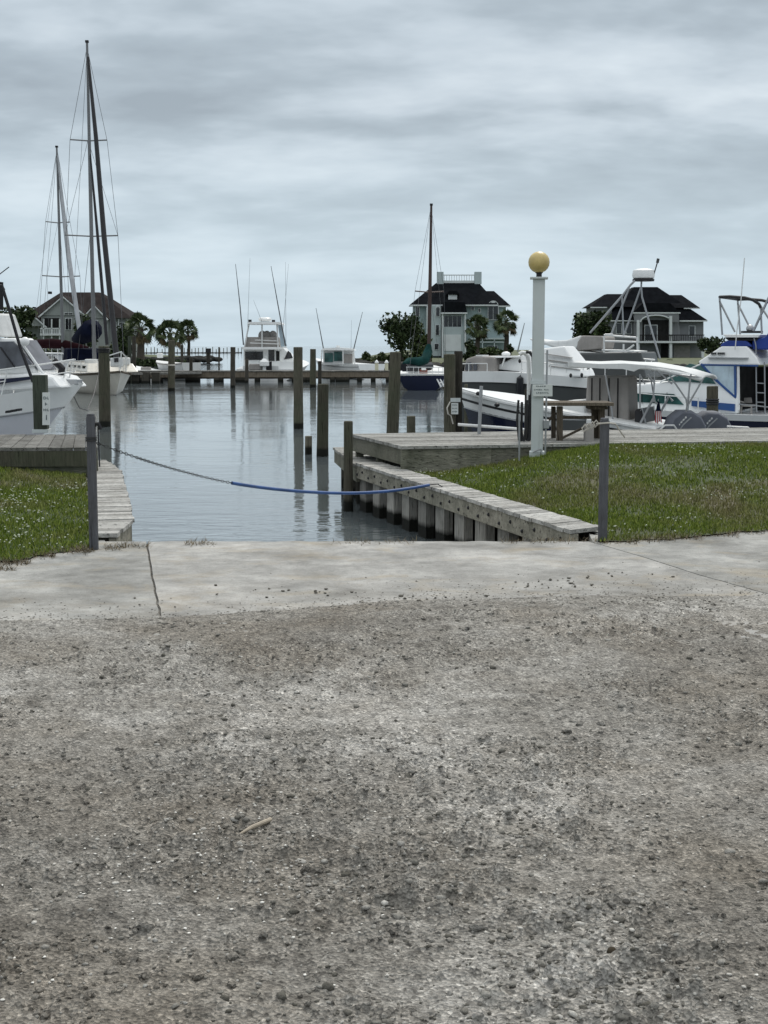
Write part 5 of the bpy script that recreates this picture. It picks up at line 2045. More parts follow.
# F: blue and white flybridge cabin boat at the right edge
bf_bw, bf_st = xy(560, 34.5), xy(850, 31.5)
bf = Boat('flybridge_boat', 'blue and white flybridge cabin boat with royal blue canvas at the right edge', 'boat', bf_st, bf_bw, 2.9, .10, .12, .42, zk=-.9, rake=1.3, fine=.5)
bf.strake('topsides', M['white'], 0, .14, out=.02, rows=2, deck=True)
bf.strake('hull', M['navy'], .13, 1, rows=6)
bf.house('trunk_cabin', M['white'], [(628, 411), (629, 387), (633, 384.5), (660, 382), (690, 379), (738, 379), (738, 414)], 0, 1.15, .10, .05)
bf.pan('side_window', M['glass_teal'], [(631.5, 401), (634, 392.2), (674, 394), (684, 404.8), (640, 402)], 1.12, th=.02, out=.03)
m_ = MB()
for x in (642, 654, 667):
    bf.bar(m_, [(x, 392.5), (x, 403.5)], 1.16, .008)
m_.build_each('window_divider', M['dark'], bf.o)
bf.house('deckhouse', M['white'], [(683, 384), (700, 365), (735, 364.6), (738, 414), (690, 400)], 0, 1.02, .06, .03)
bf.pan('windscreen_glass', M['glass_teal'], [(662, 381), (690, 363.5), (702, 366), (716, 384), (684, 381.5)], 1.06, th=.02, out=.03)
bf.pan('side_curtain', M['curtain'], [(704.5, 365.8), (734, 366.2), (734.5, 392), (733, 395)], 1.06, th=.02, out=.034)
m_ = MB()
bf.bar(m_, [(701, 364), (717, 381), (736, 398)], 1.09, .028)
bf.bar(m_, [(735, 365.5), (735.5, 397)], 1.09, .03)
bf.bar(m_, [(701, 364.8), (758, 365.8)], 1.09, .02)
m_.build('canvas_edge', M['blue'], bf.o)
m_ = MB()
bf.bar(m_, [(660, 382), (701, 364)], 1.09, .018)
m_.build('screen_frame', M['white'], bf.o)
m_ = MB()
bf.bar(m_, [(738, 366), (738.5, 410)], 1.05, .035)
m_.build('door_post', M['white'], bf.o)
bf.pan('blue_stripe', M['blue'], [(692, 400.5), (692, 406), (735, 411.5), (735, 404)], 1.15, th=.03, out=.05)
bf.house('flybridge', M['white'], [(698, 361.5), (721, 346), (746, 346), (757, 358), (760, 365), (700, 364.6)], 0, 1.10, .10, .03)
bf.pan('flybridge_trim', M['alu'], [(708, 357.2), (748, 357.6), (748, 358.6), (708, 358)], 1.13, th=.1, out=.03)
mk = MB()
for i in range(7):
    x = 711 + i * 1.9 + (1 if i > 2 else 0)
    mk.fprism(bf.F, [bf.F.px(a_, b2, -1.08) for a_, b2 in ((x, 354.4), (x + 1.2, 354.4), (x + 1.2, 352.4), (x, 352.4))], -1.10, -1.0)
mk.build('lettering', M['darkgrey'], bf.o)
bf.house('blue_apron', M['rblue_cloth'], [(720, 346.4), (722, 343), (727, 340.5), (746, 341), (752, 346.6)], 0, 1.0, .04, .02)
bf.house('blue_canvas', M['rblue_cloth'], [(752, 349.5), (752, 340), (765, 337), (768, 332), (860, 318), (860, 352)], 0, .9, .1, .03)
bf.house('flybridge_coaming', M['white_dull'], [(722.5, 334.5), (760, 334.5), (758, 337.5), (726, 337.5)], 0, .95, .03, .01)
bf.house('dark_coaming', M['dark'], [(724, 337.5), (758, 337.5), (757, 340.5), (729, 341)], 0, .9, .03, .01)
m_ = MB()
bf.bar(m_, [(719.5, 297), (722.3, 335)], .95, .022, True)
bf.bar(m_, [(719.5, 301), (735, 332)], .95, .022, True)
bf.bar(m_, [(760.8, 308), (761.8, 334)], .95, .022, True)
bf.bar(m_, [(769, 297), (753.5, 331)], .95, .028, True)
bf.bar(m_, [(760, 305), (769, 319)], .95, .022, True)
m_.build_each('bimini_pole', M['alu'], bf.o)
m_ = MB()
for sd in (-1, 1):
    P = [bf.F.px(x, y, -.95) for x, y in ((719.5, 297), (730, 296.6), (745, 297.8), (753, 300), (759, 304), (761, 308))]
    m_.tube([bf.F.p(a_, sd * .95, z_) for a_, z_ in P], .035, 7)
a_, z_ = bf.F.px(719.5, 297, -.95)
m_.tube([bf.F.p(a_, -.95, z_), bf.F.p(a_, .95, z_)], .03, 6)
m_.build('rolled_bimini', M['dark'], bf.o, smooth=True)
m_ = MB()
bf.bar(m_, [(735, 350), (737, 330), (741, 300), (744.5, 258)], 1.12, .012)
m_.build('whip_antenna', M['steel_white'], bf.o)
a_, z_ = bf.F.px(750, 328.5, -.3)
MB().ball(bf.F.p(a_, -.3, z_), .09, .09, .09, 12).build('horn', M['alu'], bf.o, smooth=True)
a_, z_ = bf.F.px(752, 332, -.3)
MB().box(bf.F.p(a_, -.3, z_), (.45, .2, .05)).build('instrument_shelf', M['dark'], bf.o)
deck_rail(bf, .45, .95, .34, .014, 9)
fender(bf, .4, -1, 'white_dull')
# cockpit: dark panels painted in as the shade of its open inside
ax_, _ = bf.F.px(738.5, 390, -1.02)
MB().fprism(bf.F, [(ax_ - .03, .14), (ax_ - .015, .14), (ax_ - .015, 1.22), (ax_ - .03, 1.22)], -.98, 1.0).build('aft_shade_panel', M['interior'], bf.o)
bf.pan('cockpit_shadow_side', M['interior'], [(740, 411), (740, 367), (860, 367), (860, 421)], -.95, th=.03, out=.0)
m_ = MB()
bf.bar(m_, [(756, 362), (756.5, 412)], .9, .016)
bf.bar(m_, [(764.5, 362), (765, 414)], .9, .016)
for y in (383, 392.5, 402):
    bf.bar(m_, [(756, y), (765, y + .5)], .9, .014)
bf.bar(m_, [(739, 404), (768, 407)], 1.2, .014)
bf.bar(m_, [(756, 362), (756, 346), (754, 338)], .9, .016)
m_.build('flybridge_ladder', M['alu'], bf.o)
wc = thing('armchair', 'pale woven armchair standing in the cockpit of the blue and white boat', 'chair', tuple(bf.F.p(bf.F.px(745, 412, -.8)[0], -.8, .05)))
FC = bf.F
for nm, pts_, d0, d1 in (('backrest', [(741.5, 403), (742, 398), (751, 397.5), (752, 403)], -.55, -.5), ('seat', [(741, 406.5), (752, 407), (752, 405), (741, 404.5)], -.95, -.5),
                         ('arm', [(739.5, 402), (739.5, 400.5), (744, 402), (744, 403)], -1.0, -.95)):
    MB().pprism(FC, pts_, d0, d1).build(nm, M['grey_cloth'], wc, bevel=.01)
for x in (741.5, 751.5):
    for d in (-.93, -.53):
        m_ = MB()
        a_, z_ = FC.px(x, 406.5, d)
        m_.tube([FC.p(a_, d, z_), FC.p(a_, d, z_ - .2)], .02, 5)
        m_.build('leg', M['grey_cloth'], wc)

# H: boat with half tower and radar behind
bh = Boat('tower_boat', 'white fishing boat with tubular half tower carrying a radar dome, behind the bimini boat', 'boat', xy(700, 43.5), xy(548, 45.5), 3.0, .5, .55, .95, zk=-.8, rake=1.2, fine=.55)
bh.strake('hull', M['white_dull'], 0, .55, rows=5, deck=True)
bh.strake('lower_hull', M['interior'], .54, 1, rows=3)
bh.house('cabin', M['darkgrey'], [(578, 378), (578, 353), (640, 352), (646, 378)], 0, 1.1, .1, .05)
deck_rail(bh, .4, .95, .4, .016, 8)
bh.house('tarp', M['white_cloth'], [(527, 338), (545, 341), (566, 340), (580, 335), (578, 347), (571, 352), (560, 350), (545, 345), (533, 343)], 0, .8, .15, .06)
bh.house('helm_enclosure', M['grey_cloth'], [(576.5, 351), (577, 342), (581, 335.5), (601, 336), (603, 338), (600.5, 349)], 0, .8, .08, .04)
bh.house('flybridge_floor', M['white_dull'], [(571, 355), (577, 351), (600, 353), (620, 350), (634, 351), (633, 355), (610, 356), (590, 355)], 0, .9, .03, .02)
m_ = MB()
for pts_ in ([(604, 336), (604, 352), (602, 358)], [(604, 335), (636, 337.5)], [(605, 334.5), (613, 334.5)], [(604, 341), (638, 342)], [(623.5, 344), (623.5, 350)], [(626, 351), (634, 345)], [(637, 337), (637.5, 350)], [(613, 357), (655, 360)], [(575, 361), (601, 357), (610, 362)], [(602, 350), (634, 351)]):
    bh.bar(m_, pts_, .85, .03, False)
m_.build('rails', M['steel_white'], bh.o)
m_ = MB()
for i in range(6):
    x = 620 + i * 6
    bh.bar(m_, [(x + 2, 359), (x, 367)], .85, .02)
bh.bar(m_, [(604, 366), (652, 368)], .85, .022)
m_.build('rod_holders', M['steel_white'], bh.o)
m_ = MB()
bh.bar(m_, [(635, 280.5), (630.5, 285), (622, 296), (590, 333)], .8, .035)
bh.bar(m_, [(629, 288), (611, 335)], .8, .032)
bh.bar(m_, [(622, 296), (623.5, 335)], .8, .025)
bh.bar(m_, [(641.5, 281), (641.2, 287), (624, 335)], .3, .03)
bh.bar(m_, [(641.2, 287), (642, 297), (660, 359)], .3, .03)
m_.build_each('tower_leg', M['alu'], bh.o, smooth=True)
a_, z_ = bh.F.px(643.5, 276, -.5)
q = bh.F.p(a_, -.5, z_)
MB().lathe(q, [(.25, -.10), (.33, -.06), (.35, .04), (.33, .17), (.20, .22)], 20).build('radar_dome', M['white'], bh.o, smooth=True)
MB().lathe(q + Vector((0, 0, -.12)), [(.33, -.04), (.34, .0), (.33, .03)], 20).build('radar_base', M['dark'], bh.o)
m_ = MB()
bh.bar(m_, [(651, 278), (654, 274), (657.5, 262)], .5, .02)
bh.bar(m_, [(657.3, 263), (658.3, 258.5)], .5, .045)
m_.build('antenna', M['darkgrey'], bh.o)

# another masted glimpse
s5 = tag(MB().tube([W(517.5, 352, 140), W(524.5, 323, 140)], [.08, .04], 5).build('outrigger_pole', M['alu']), 'thin slanted pole rising left of the lamp post above the cabin roof', 'pole')


# ------------------------------------------------------------------ far land, houses, trees
def land(name, pts, z, m):
    mb = MB()
    mb.prism([(x, y, z) for x, y in pts], (0, 0, -1.6 - z))
    tag(mb.build(name, m, origin=(0, 0, 0)), None, kind='structure')


land('far_bank', [(-2.0, 128), (8, 122), (60, 120), (400, 130), (400, 600), (10, 600), (-1, 300), (-4, 170)], -.05, M['yard'])
land('far_bank', [(-200, 125), (-45, 118), (-38, 150), (-33, 180), (-28, 182), (-25.5, 186), (-25, 192), (-30, 210), (-60, 300), (-400, 600)], .15, M['yard'])


def rocks(name, label, line, n, r):
    mb = MB()
    for i in range(n):
        t = random.random() * (len(line) - 1)
        k = int(t)
        a, b_ = Vector(line[k]), Vector(line[min(k + 1, len(line) - 1)])
        q = a.lerp(b_, t - k)
        rr = random.uniform(.5, 1.2) * r
        mb.ball((q.x + random.gauss(0, .5), q.y + random.gauss(0, .5), WZ + .25 + random.random() * .4), rr * random.uniform(.8, 1.6), rr, rr * .6, 7)
    tag(mb.build(name, M['rock']), label, kind='stuff')


rocks('shore_rocks', 'dark riprap along the palm point', [(-45, 118), (-38, 150), (-33, 180), (-26.5, 182), (-22.5, 186)], 260, .5)
rocks('shore_rocks', 'dark riprap along the bank below the teal house', [(-4, 165), (-2, 128), (8, 122), (60, 120)], 200, .5)


def leaf_cloud(mb, c, rx, ry, rz, n, size, noise_seed=0):
    c = Vector(c)
    for i in range(n):
        d = Vector((random.gauss(0, 1), random.gauss(0, 1), random.gauss(0, 1))).normalized()
        k = random.random() ** .45
        lump = 1 + .28 * mnoise.noise(d * 2.1 + Vector((noise_seed, 0, 0)))
        p = c + Vector((d.x * rx, d.y * ry, d.z * rz)) * k * lump
        s_ = size * random.uniform(.6, 1.4)
        a = Vector((random.gauss(0, 1), random.gauss(0, 1), random.gauss(0, 1))).normalized() * s_
        b_ = a.cross(Vector((random.gauss(0, 1), random.gauss(0, 1), random.gauss(0, 1)))).normalized() * s_ * .6
        mb.add([p - a, p + b_, p + a, p - b_], [(0, 1, 2, 3)])


def tree(name, label, px, py_top, py_base, Y, wpx, m='brush', clumps=7, n=220, size=.22, grp=None, cat='tree', zb=None):
    b = W(px, py_base, Y)
    t_ = W(px, py_top, Y)
    h = t_.z - b.z
    w = wpx / 2 / FPX * Y
    o = thing(name, label, cat, tuple(b), grp)
    m_ = MB()
    m_.tube([b + Vector((0, 0, -.2)), b + Vector((.1, 0, h * .3)), b + Vector((0, 0, h * .7))], [w * .10 + .04, w * .07 + .03, .03], 7)
    for k in range(4):
        a = random.uniform(0, 6.28)
        m_.tube([b + Vector((0, 0, h * (.25 + .1 * k))), b + Vector((math.cos(a) * w * .6, math.sin(a) * w * .6, h * (.45 + .1 * k)))], [.05, .02], 5)
    m_.build('trunk', M['trunk'], o)
    mb = MB()
    for k in range(clumps):
        a = 2 * math.pi * k / clumps + random.random()
        rr = w * random.uniform(.3, .62)
        zc = b.z + h * random.uniform(.16, .84)
        leaf_cloud(mb, (b.x + math.cos(a) * (w - rr) * 1.0, b.y + math.sin(a) * w * .6, zc), rr * random.uniform(.9, 1.3), rr, min(rr, h * .25) * 1.0, n, size, k)
    leaf_cloud(mb, (b.x, b.y, b.z + h * .62), w * .55, w * .55, h * .36, n, size, 9)
    mb.build('crown', M[m], o)
    return o


def palm(label, px, py_top, py_base, Y, wpx, grp, dry=.15, thick=1.0):
    b = W(px, py_base, Y)
    t_ = W(px, py_top, Y)
    R_ = wpx / 2 / FPX * Y
    cz = t_.z - R_ * .85
    o = thing('palm_tree', label, 'palm tree', tuple(b), grp)
    m_ = MB()
    m_.tube([b + Vector((0, 0, -.3)), b + Vector((.08, 0, (cz - b.z) * .5)), Vector((b.x, b.y, cz))], [.30 * thick, .24 * thick, .20 * thick], 9)
    for k in range(26):
        a = random.uniform(0, 6.28)
        z = b.z + (cz - b.z) * random.uniform(.45, 1)
        m_.tube([Vector((b.x, b.y, z)), Vector((b.x + math.cos(a) * .38 * thick, b.y + math.sin(a) * .38 * thick, z + .22))], [.06, .02], 4)
    m_.build('trunk', M['trunk'], o)
    mb = MB()
    md = MB()
    for k in range(50):
        a = random.uniform(0, 6.28)
        el = random.uniform(-.9, 1.45)
        d = Vector((math.cos(a) * math.cos(el), math.sin(a) * math.cos(el), math.sin(el)))
        L = R_ * random.uniform(.62, .85)
        hub = Vector((b.x, b.y, cz)) + d * L * .75 + Vector((0, 0, -.08 * R_ * (1 - math.sin(el))))
        tgt = md if (el < -.45 and random.random() < .5) else mb
        tgt.tube([Vector((b.x, b.y, cz)), hub], .025, 3)
        side = d.cross(Vector((0, 0, 1)))
        if side.length < .1:
            side = Vector((1, 0, 0))
        side.normalize()
        roll = Matrix.Rotation(random.uniform(-1.2, 1.2), 3, d)
        side = roll @ side
        up = side.cross(d)
        for j in range(13):
            th = R(-75 + 150 * j / 12)
            ld_ = d * math.cos(th) + side * math.sin(th)
            tip = hub + ld_ * L * random.uniform(.55, .75) + Vector((0, 0, -.16 * R_ * random.uniform(.5, 1.2)))
            midp = hub + ld_ * L * .35 + up * .02
            wv = ld_.cross(up).normalized() * R_ * .05
            tgt.add([hub, midp + wv, tip, midp - wv], [(0, 1, 2, 3)])
    mb.build('crown', M['palm'], o)
    if md.v:
        md.build('dry_fronds', M['palm_dry'], o)
    return o


palm('thick palm with dense round crown standing furthest left by the brown roofed house', 140.5, 314, 360, 165, 33, 'palms on the point', thick=1.7)
palm('middle palm on the point with a full dark crown above the banded piling', 170.5, 320, 360, 185, 31, 'palms on the point', thick=1.3)
palm('slimmer right palm on the point with an open crown', 188.5, 320, 356, 190, 24, 'palms on the point', thick=.8)
palm('left palm of the two in front of the teal house', 477, 315, 352, 150, 26, 'palms by the teal house')
palm('right palm of the two in front of the teal house, at its corner', 506, 310, 352, 150, 27, 'palms by the teal house')
tree('evergreen_tree', 'dark ragged evergreen tree left of the teal house', 401, 312, 358, 140, 44, 'brush', 9, 200, .20)
tree('bush', 'brown green bushy shrub between the evergreen and the teal house', 418, 320, 362, 150, 26, 'bush', 6, 180, .22, cat='bush')
tree('evergreen_tree', 'dark rounded evergreen tree at the left of the grey house with the arched porch', 592, 311, 350, 150, 42, 'brush', 9, 260, .24)
tree('evergreen_tree', 'dark tree crowns at the far left behind the brown roofed house', 16, 305, 350, 175, 40, 'brush', 8, 200, .3)
tree('evergreen_tree', 'low dark tree right of the brown roofed house beside the thick palm', 122, 322, 358, 170, 26, 'brush', 6, 160, .25)
tree('evergreen_tree', 'narrow dark cedar in front of the brown roofed house', 84, 312, 350, 160, 24, 'brush', 6, 160, .24)
tree('bush', 'small pointed dark shrub right of the palms below the lamp post hose', 510, 343, 358, 140, 7, 'brush', 4, 120, .13, cat='bush')
tree('bush', 'green shrubs at the foot of the teal house porch', 488, 348, 362, 140, 36, 'bush', 8, 160, .18, cat='bush')
tree('bush', 'dark shrub by the teal house garage', 470, 338, 362, 145, 14, 'brush', 5, 140, .18, cat='bush')
tree('bush', 'bare topped thicket right of the grey house behind the flybridge boat', 712, 336, 362, 160, 30, 'brush', 6, 120, .2, cat='bush')


def hedge(name, label, x0, x1, ytop, ybase, Y, m='bush', n=1500, size=.16, cat='hedge', dep=2.0):
    a, b_ = W(x0, ybase, Y), W(x1, ybase, Y)
    h = W(x0, ytop, Y).z - a.z
    o = thing(name, label, cat, tuple(a.lerp(b_, .5)))
    mb = MB()
    for i in range(n):
        t = random.random()
        q = a.lerp(b_, t)
        top = h * (.75 + .35 * mnoise.noise(Vector((t * 9, 1, 0))))
        z = a.z + top * random.random() ** .7
        p = Vector((q.x, q.y + random.uniform(-dep, dep) / 2, z))
        aa = Vector((random.gauss(0, 1), random.gauss(0, 1), random.gauss(0, 1))).normalized() * size
        bb = aa.cross(Vector((random.gauss(0, 1), random.gauss(0, 1), random.gauss(0, 1)))).normalized() * size * .6
        mb.add([p - aa, p + bb, p + aa, p - bb], [(0, 1, 2, 3)])
    mb.build('foliage', M[m], o)
    m_ = MB()
    for i in range(8):
        q = a.lerp(b_, (i + .5) / 8)
        m_.tube([q, q + Vector((.1, 0, h * .6))], [.08, .03], 5)
    m_.build('stems', M['trunk'], o)


hedge('hedge', 'low green hedge on the bank left of the teal house', 362, 432, 351, 368, 150, 'bush', 2600, .2)
hedge('hedge', 'clipped dark green hedge in front of the grey house', 645, 730, 359, 369, 165, 'bush', 1800, .2)
hedge('hedge', 'low hedge in front of the teal house right side', 470, 560, 354, 368, 135, 'brush', 1800, .2)
hedge('reed_bed', 'yellow green reeds on the bank behind the power pedestals', 368, 450, 360, 374, 132, 'reeds', 2800, .14, cat='reeds')
hedge('hedge', 'dark scrub along the shore below the thick palm', 135, 185, 358, 367, 150, 'brush', 1200, .2)
hedge('hedge', 'dark undergrowth behind the left slips', 0, 120, 345, 366, 130, 'brush', 3000, .25)

# far breakwater with posts
bwk = thing('breakwater', 'long low timber breakwater with many posts near the horizon left of centre', 'breakwater', tuple(W(190, 350, 420)))
m_ = MB()
a, b_ = W(120, 350.0, 420), W(242, 349.2, 440)
m_.obox((a.x, a.y, -.6), (b_.x - a.x, b_.y - a.y, 0), (0, .4, 0), (0, 0, .35))
m_.build('wall', M['alu'], bwk)
for i in range(34):
    q = a.lerp(b_, (i + random.uniform(-.2, .2)) / 33)
    MB().box((q.x, q.y - .3, .0), (.2, .3, 1.2 + random.random() * 1.5)).build('post', M['pile_grey'], bwk)


# houses
def hip(mb, F, x0, x1, ye, d0, d1, rx0, rx1, yr, rd0, rd1):
    s0, ze = F.px(x0, ye, d0)
    s1, _ = F.px(x1, ye, d0)
    r0, zr = F.px(rx0, yr, rd0)
    r1, _ = F.px(rx1, yr, rd0)
    vs = [F.p(s0, d0, ze), F.p(s1, d0, ze), F.p(s1, d1, ze), F.p(s0, d1, ze), F.p(r0, rd0, zr), F.p(r1, rd0, zr), F.p(r1, rd1, zr), F.p(r0, rd1, zr)]
    mb.add(vs, [(0, 1, 5, 4), (1, 2, 6, 5), (2, 3, 7, 6), (3, 0, 4, 7), (4, 5, 6, 7), (0, 3, 2, 1)])


def window(o, F, x0, y0, x1, y1, d, n=1, arch=False, pane='glass_dark', frame='trim', fw=.9):
    f = MB()
    pts = [(x0, y1), (x1, y1), (x1, y0)]
    if arch:
        pts = [(x0, y1), (x1, y1), (x1, y0 + (x1 - x0) / 2)]
        for k in range(1, 6):
            t = math.pi * k / 6
            pts.append(((x0 + x1) / 2 + math.cos(t) * (x1 - x0) / 2, y0 + (x1 - x0) / 2 - math.sin(t) * (x1 - x0) / 2))
        pts.append((x0, y0 + (x1 - x0) / 2))
    else:
        pts.append((x0, y0))
    f.pprism(F, pts, d - .06, d + .02)
    fo = f.build('window', M[frame], o)
    w = (x1 - x0 - fw * .9) / n
    p = MB()
    for i in range(n):
        a = x0 + fw * .6 + i * w
        p.prect(F, a, (y0 + (x1 - x0) / 2 if arch else y0 + fw * .6), a + w - fw * .5, y1 - fw * .6, d - .09, d - .055)
        if arch:
            p.pprism(F, [(a, y0 + (x1 - x0) / 2 - .3), (a + w - fw * .5, y0 + (x1 - x0) / 2 - .3), (a + w * .5, y0 + fw)], d - .09, d - .055)
    p.build('pane', M[pane], fo)


# teal house
H2 = Frame((0, 200))
h2 = thing('house', 'tall blue grey house with charcoal hip roof, rooftop deck and central porch tower', 'house', tuple(W(461, 358, 200)))
MB().prect(H2, 414, 304.5, 506, 360, 0, 9).build('wall', M['wall_teal'], h2)
m_ = MB()
hip(m_, H2, 410, 498, 304.5, -.7, 9.7, 436, 479, 283, 3.2, 6)
hip(m_, H2, 470, 510.5, 305.5, -.3, 9.3, 478, 494, 291, 3, 6.2)
rf = m_.build('roof', M['roof_black'], h2)
m_ = MB()
m_.prect(H2, 410, 304.6, 498, 306.0, -.74, -.60)
m_.prect(H2, 498, 305.6, 510.5, 307.0, -.34, -.2)
m_.build('eave_trim', M['trim'], h2)
for x0, x1 in ((437, 443.6), (474.6, 481.6)):
    MB().prect(H2, x0, 271.8, x1, 284, 3.0, 3.9).build('chimney', M['wall_teal2'], rf)
m_ = MB()
m_.prect(H2, 443, 274.6, 475, 275.6, 3.2, 3.3)
m_.prect(H2, 443, 280.5, 475, 283, 3.2, 3.3)
for i in range(13):
    x = 444 + i * 2.5
    m_.prect(H2, x, 275.6, x + .5, 281, 3.22, 3.28)
m_.build('roof_deck_rail', M['trim'], h2)
dm_ = MB().prect(H2, 448.3, 294.3, 457, 302, 0.2, 2).build('dormer', M['trim'], rf)
MB().pprism(H2, [(446, 294.6), (459.5, 294.6), (457, 290.8), (449, 290.8)], 0, 3).build('dormer_roof', M['roof_black'], dm_)
m_ = MB()
m_.pprism(H2, [(441.2, 312.4), (467, 312.4), (465, 302), (444, 302)], -2.2, .2)
m_.build('porch_roof', M['roof_black'], h2)
MB().prect(H2, 441, 312.4, 467.4, 313.8, -2.3, -.1).build('porch_trim', M['trim'], h2)
MB().prect(H2, 442, 326.8, 464, 360, -1.7, -.05).build('garage_wall', M['wall_teal2'], h2)
MB().prect(H2, 444, 334.5, 461, 351, -1.78, -1.6).build('garage_door', M['trim'], h2)
MB().prect(H2, 442, 313.8, 464, 326.8, -.6, -.05).build('porch_wall', M['wall_teal2'], h2)
window(h2, H2, 443.5, 315.5, 462, 327.5, -1.0, 4)
for x in (441.8, 464.5):
    MB().prect(H2, x, 313.8, x + 1.5, 358, -2.1, -1.8).build('porch_column', M['trim'], h2)
MB().prect(H2, 427.5, 305.5, 441, 356, -.9, -.03).build('stair_tower', M['wall_teal2'], h2)
MB().prect(H2, 426.5, 306.1, 427.7, 356, -1.0, -.8).build('corner_board', M['trim'], h2)
window(h2, H2, 415.2, 304.8, 419.8, 316.5, -.02, 1, True)
window(h2, H2, 435.6, 305.8, 440.2, 316.5, -.93, 1, True)
window(h2, H2, 435.4, 324.5, 439.6, 335.5, -.93)
window(h2, H2, 434.2, 343.3, 439.2, 349.8, -.93)
window(h2, H2, 487.8, 300.5, 498.8, 320, -.35, 2, True)
window(h2, H2, 470.8, 305.8, 474.8, 310.4, -.04)
window(h2, H2, 478, 308, 481, 312.5, -.04)
window(h2, H2, 474, 318, 482, 330, -.04, 2)
window(h2, H2, 487, 345.5, 498, 352, -.04, 2)
m_ = MB()
m_.prect(H2, 470, 337.8, 507, 339.4, -1.6, 0)
m_.prect(H2, 470, 341.5, 507, 342.6, -1.6, -1.5)
for x in (470, 482, 494, 505.5):
    m_.prect(H2, x, 339.4, x + .9, 360, -1.6, -1.4)
m_.build('balcony', M['wall_teal2'], h2)
MB().prect(H2, 427, 303.9, 427.3, 304, -.8, -.7).build('downpipe', M['trim'], h2)

# grey house
H3 = Frame((0, 200))
h3 = thing('house', 'grey two storey house with charcoal roof, arched porch and balcony', 'house', tuple(W(655, 360, 200)))
MB().prect(H3, 609, 318, 703.5, 362, 0, 9).build('wall', M['wall_grey'], h3)
MB().prect(H3, 594.5, 307, 612, 362, .8, 9).build('wing_wall', M['wall_grey'], h3)
MB().prect(H3, 634.5, 312, 679, 340, -1.2, -.05).build('porch_wall', M['wall_grey'], h3)
m_ = MB()
hip(m_, H3, 606, 707.5, 320.2, -.8, 9.8, 634, 657.5, 287, 3.6, 6)
hip(m_, H3, 590.5, 640, 306.8, .2, 9.2, 607, 625, 294, 3.4, 6)
hip(m_, H3, 640, 700, 307.8, .3, 9.2, 660, 681.5, 295, 3.4, 6)
m_.build('roof', M['roof_black'], h3)
MB().pprism(H3, [(633, 312.2), (680, 312.2), (670, 303), (643, 303)], -2.0, 2.2).build('porch_roof', M['roof_black'], h3)
m_ = MB()
m_.prect(H3, 606, 320.3, 634, 321.3, -.84, -.7)
m_.prect(H3, 679.5, 320.3, 707.5, 321.6, -.84, -.7)
m_.prect(H3, 632.5, 312.3, 680.5, 313.5, -2.1, -1.9)
m_.prect(H3, 590.5, 306.9, 607, 308, .16, .3)
m_.prect(H3, 684, 307.9, 700, 308.8, .26, .4)
m_.build('eave_trim', M['trim'], h3)
# arch front
pts_o = [(634.5, 322), (634.5, 313.5), (679, 313.5), (679, 322), (671.5, 322)]
for k in range(0, 11):
    t = math.pi * k / 10
    pts_o.append((656 + math.cos(t) * 15.4, 322 - math.sin(t) * 6.6))
pts_o.append((640.5, 322))
MB().pprism(H3, pts_o, -2.0, -1.8).build('arch_gable', M['wall_grey'], h3)
P = [W(656 + math.cos(math.pi * k / 10) * 15.6, 322 - math.sin(math.pi * k / 10) * 6.8, 197.95) for k in range(11)]
MB().tube(P, .10, 6).build('arch_trim', M['trim'], h3)
for x0, x1, y0, y1 in ((637, 639.6, 320, 341), (669.6, 672.2, 316, 361), (701.5, 704.2, 343, 361), (637.6, 639.6, 343, 361)):
    MB().prect(H3, x0, y0, x1, y1, -2.3, -1.9).build('column', M['trim'], h3)
MB().prect(H3, 637.5, 341, 705, 343, -2.5, 0).build('balcony_floor', M['trim'], h3)
m_ = MB()
m_.prect(H3, 640, 334.6, 704.5, 335.5, -2.4, -2.3)
for i in range(36):
    x = 640 + i * 1.8
    m_.prect(H3, x, 335.5, x + .55, 341, -2.38, -2.32)
m_.build('balcony_rail', M['interior'], h3)
MB().prect(H3, 642.5, 320, 668.5, 340.9, -1.26, -1.15).build('porch_recess', M['interior'], h3)
window(h3, H3, 644.5, 324.8, 657.6, 340.8, -1.27, 2)
window(h3, H3, 673.5, 325.8, 679.2, 340, -.03)
window(h3, H3, 688.8, 325.6, 695.4, 336.5, -.03)
window(h3, H3, 616, 323, 622, 334, -.03)
window(h3, H3, 626, 323, 632, 334, -.03)
MB().prect(H3, 661, 343.5, 668, 360.5, -.1, .0).build('garage_opening', M['interior'], h3)
MB().prect(H3, 642, 345, 659, 360.5, -.1, .0).build('garage_door', M['wall_grey'], h3)
MB().prect(H3, 674, 345.5, 690, 360, -.1, .0).build('garage_door', M['grey_cloth'], h3)

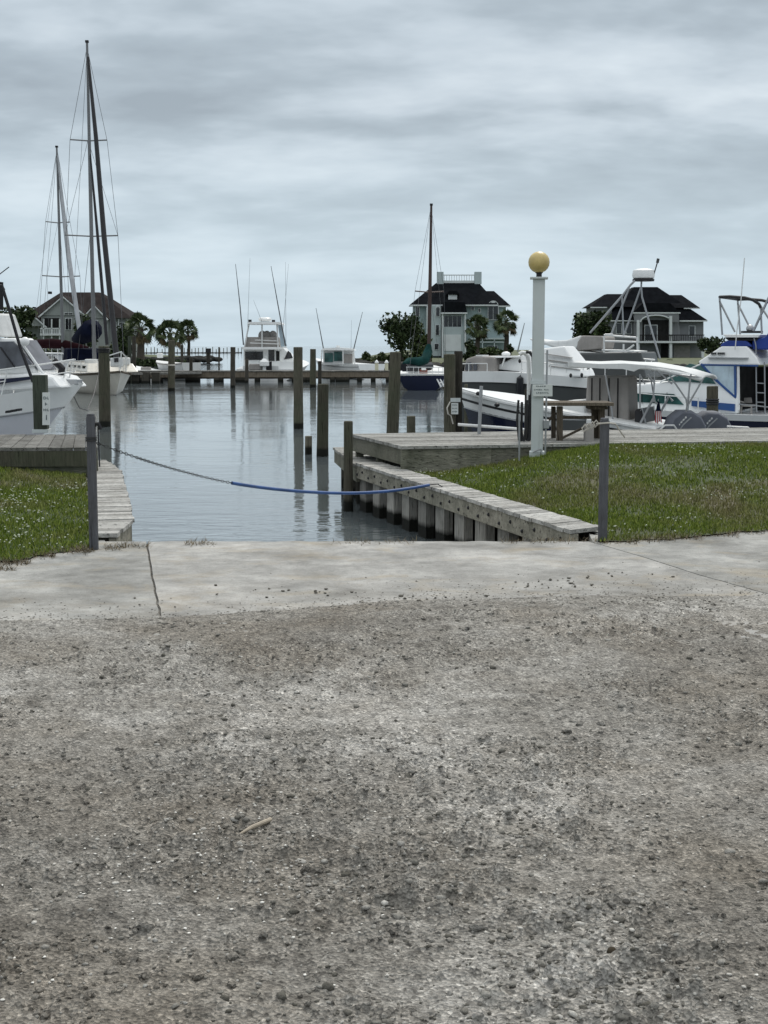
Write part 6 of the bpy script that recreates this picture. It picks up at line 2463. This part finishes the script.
# brown roofed house
H1 = Frame((0, 190))
h1 = thing('house', 'pale house with broad brown hip roof and white gables behind the left sailboats', 'house', tuple(W(76, 355, 190)))
MB().prect(H1, 25, 317.5, 127, 360, 0, 10).build('wall', M['wall_lite'], h1)
m_ = MB()
hip(m_, H1, 20, 131.5, 318, -.8, 10.5, 61, 99, 292.3, 4, 6.5)
m_.build('roof', M['roof_brown'], h1)
for (ax, ay, lx, ly, rx, ry, d) in ((62.5, 296, 39, 315.5, 86, 315.5, -2.2), (94, 305, 81, 318.5, 107.5, 318.5, -1.6), (30, 312.5, 16, 326, 46, 326, -1.9)):
    g = MB().pprism(H1, [(ax, ay + 1.2), (lx + 1.5, ly), (rx - 1.5, ry)], d, 3).build('gable', M['wall_lite'], h1)
    m_ = MB()
    m_.pprism(H1, [(ax, ay - .8), (lx - 1.5, ly + .4), (lx, ly + 1.4), (ax, ay + 1.0)], d - .3, 3.2)
    m_.pprism(H1, [(ax, ay - .8), (rx + 1.5, ry + .4), (rx, ry + 1.4), (ax, ay + 1.0)], d - .3, 3.2)
    m_.build('gable_roof', M['roof_brown'], g)
    m_ = MB()
    m_.pprism(H1, [(ax, ay), (lx - 1, ly + 1.0), (lx, ly + 2.0), (ax, ay + 1.3)], d - .42, d - .3)
    m_.pprism(H1, [(ax, ay), (rx + 1, ry + 1.0), (rx, ry + 2.0), (ax, ay + 1.3)], d - .42, d - .3)
    m_.build('barge_board', M['trim'], g)
MB().prect(H1, 41, 316, 84, 356, -2.1, -.05).build('front_wing', M['wall_lite'], h1)
MB().prect(H1, 83, 319, 105.5, 356, -1.5, -.05).build('side_wing', M['wall_lite'], h1)
MB().prect(H1, 44, 318, 59, 327.5, -2.2, -2.0).build('veranda_opening', M['interior'], h1)
window(h1, H1, 64, 312.5, 73, 315, -2.22, 2)
window(h1, H1, 65, 318, 72, 330, -2.15, 2)
window(h1, H1, 89, 320, 98, 331, -1.56, 2)
window(h1, H1, 111, 322, 117, 333, -.04)
window(h1, H1, 120, 322, 125, 333, -.04)
m_ = MB()
m_.prect(H1, 40, 328, 62, 329, -3.2, -3.1)
m_.prect(H1, 40, 333.5, 62, 335.5, -3.4, -2.1)
for i in range(13):
    x = 40.3 + i * 1.75
    m_.prect(H1, x, 329, x + .4, 334, -3.18, -3.12)
m_.build('balcony_rail', M['trim'], h1)
for x in (43, 51, 59, 107, 118, 126.5):
    MB().prect(H1, x, 319, x + 1.1, 350, -3.2 if x < 100 else -.3, -3.0 if x < 100 else -.1).build('porch_post', M['trim'], h1)
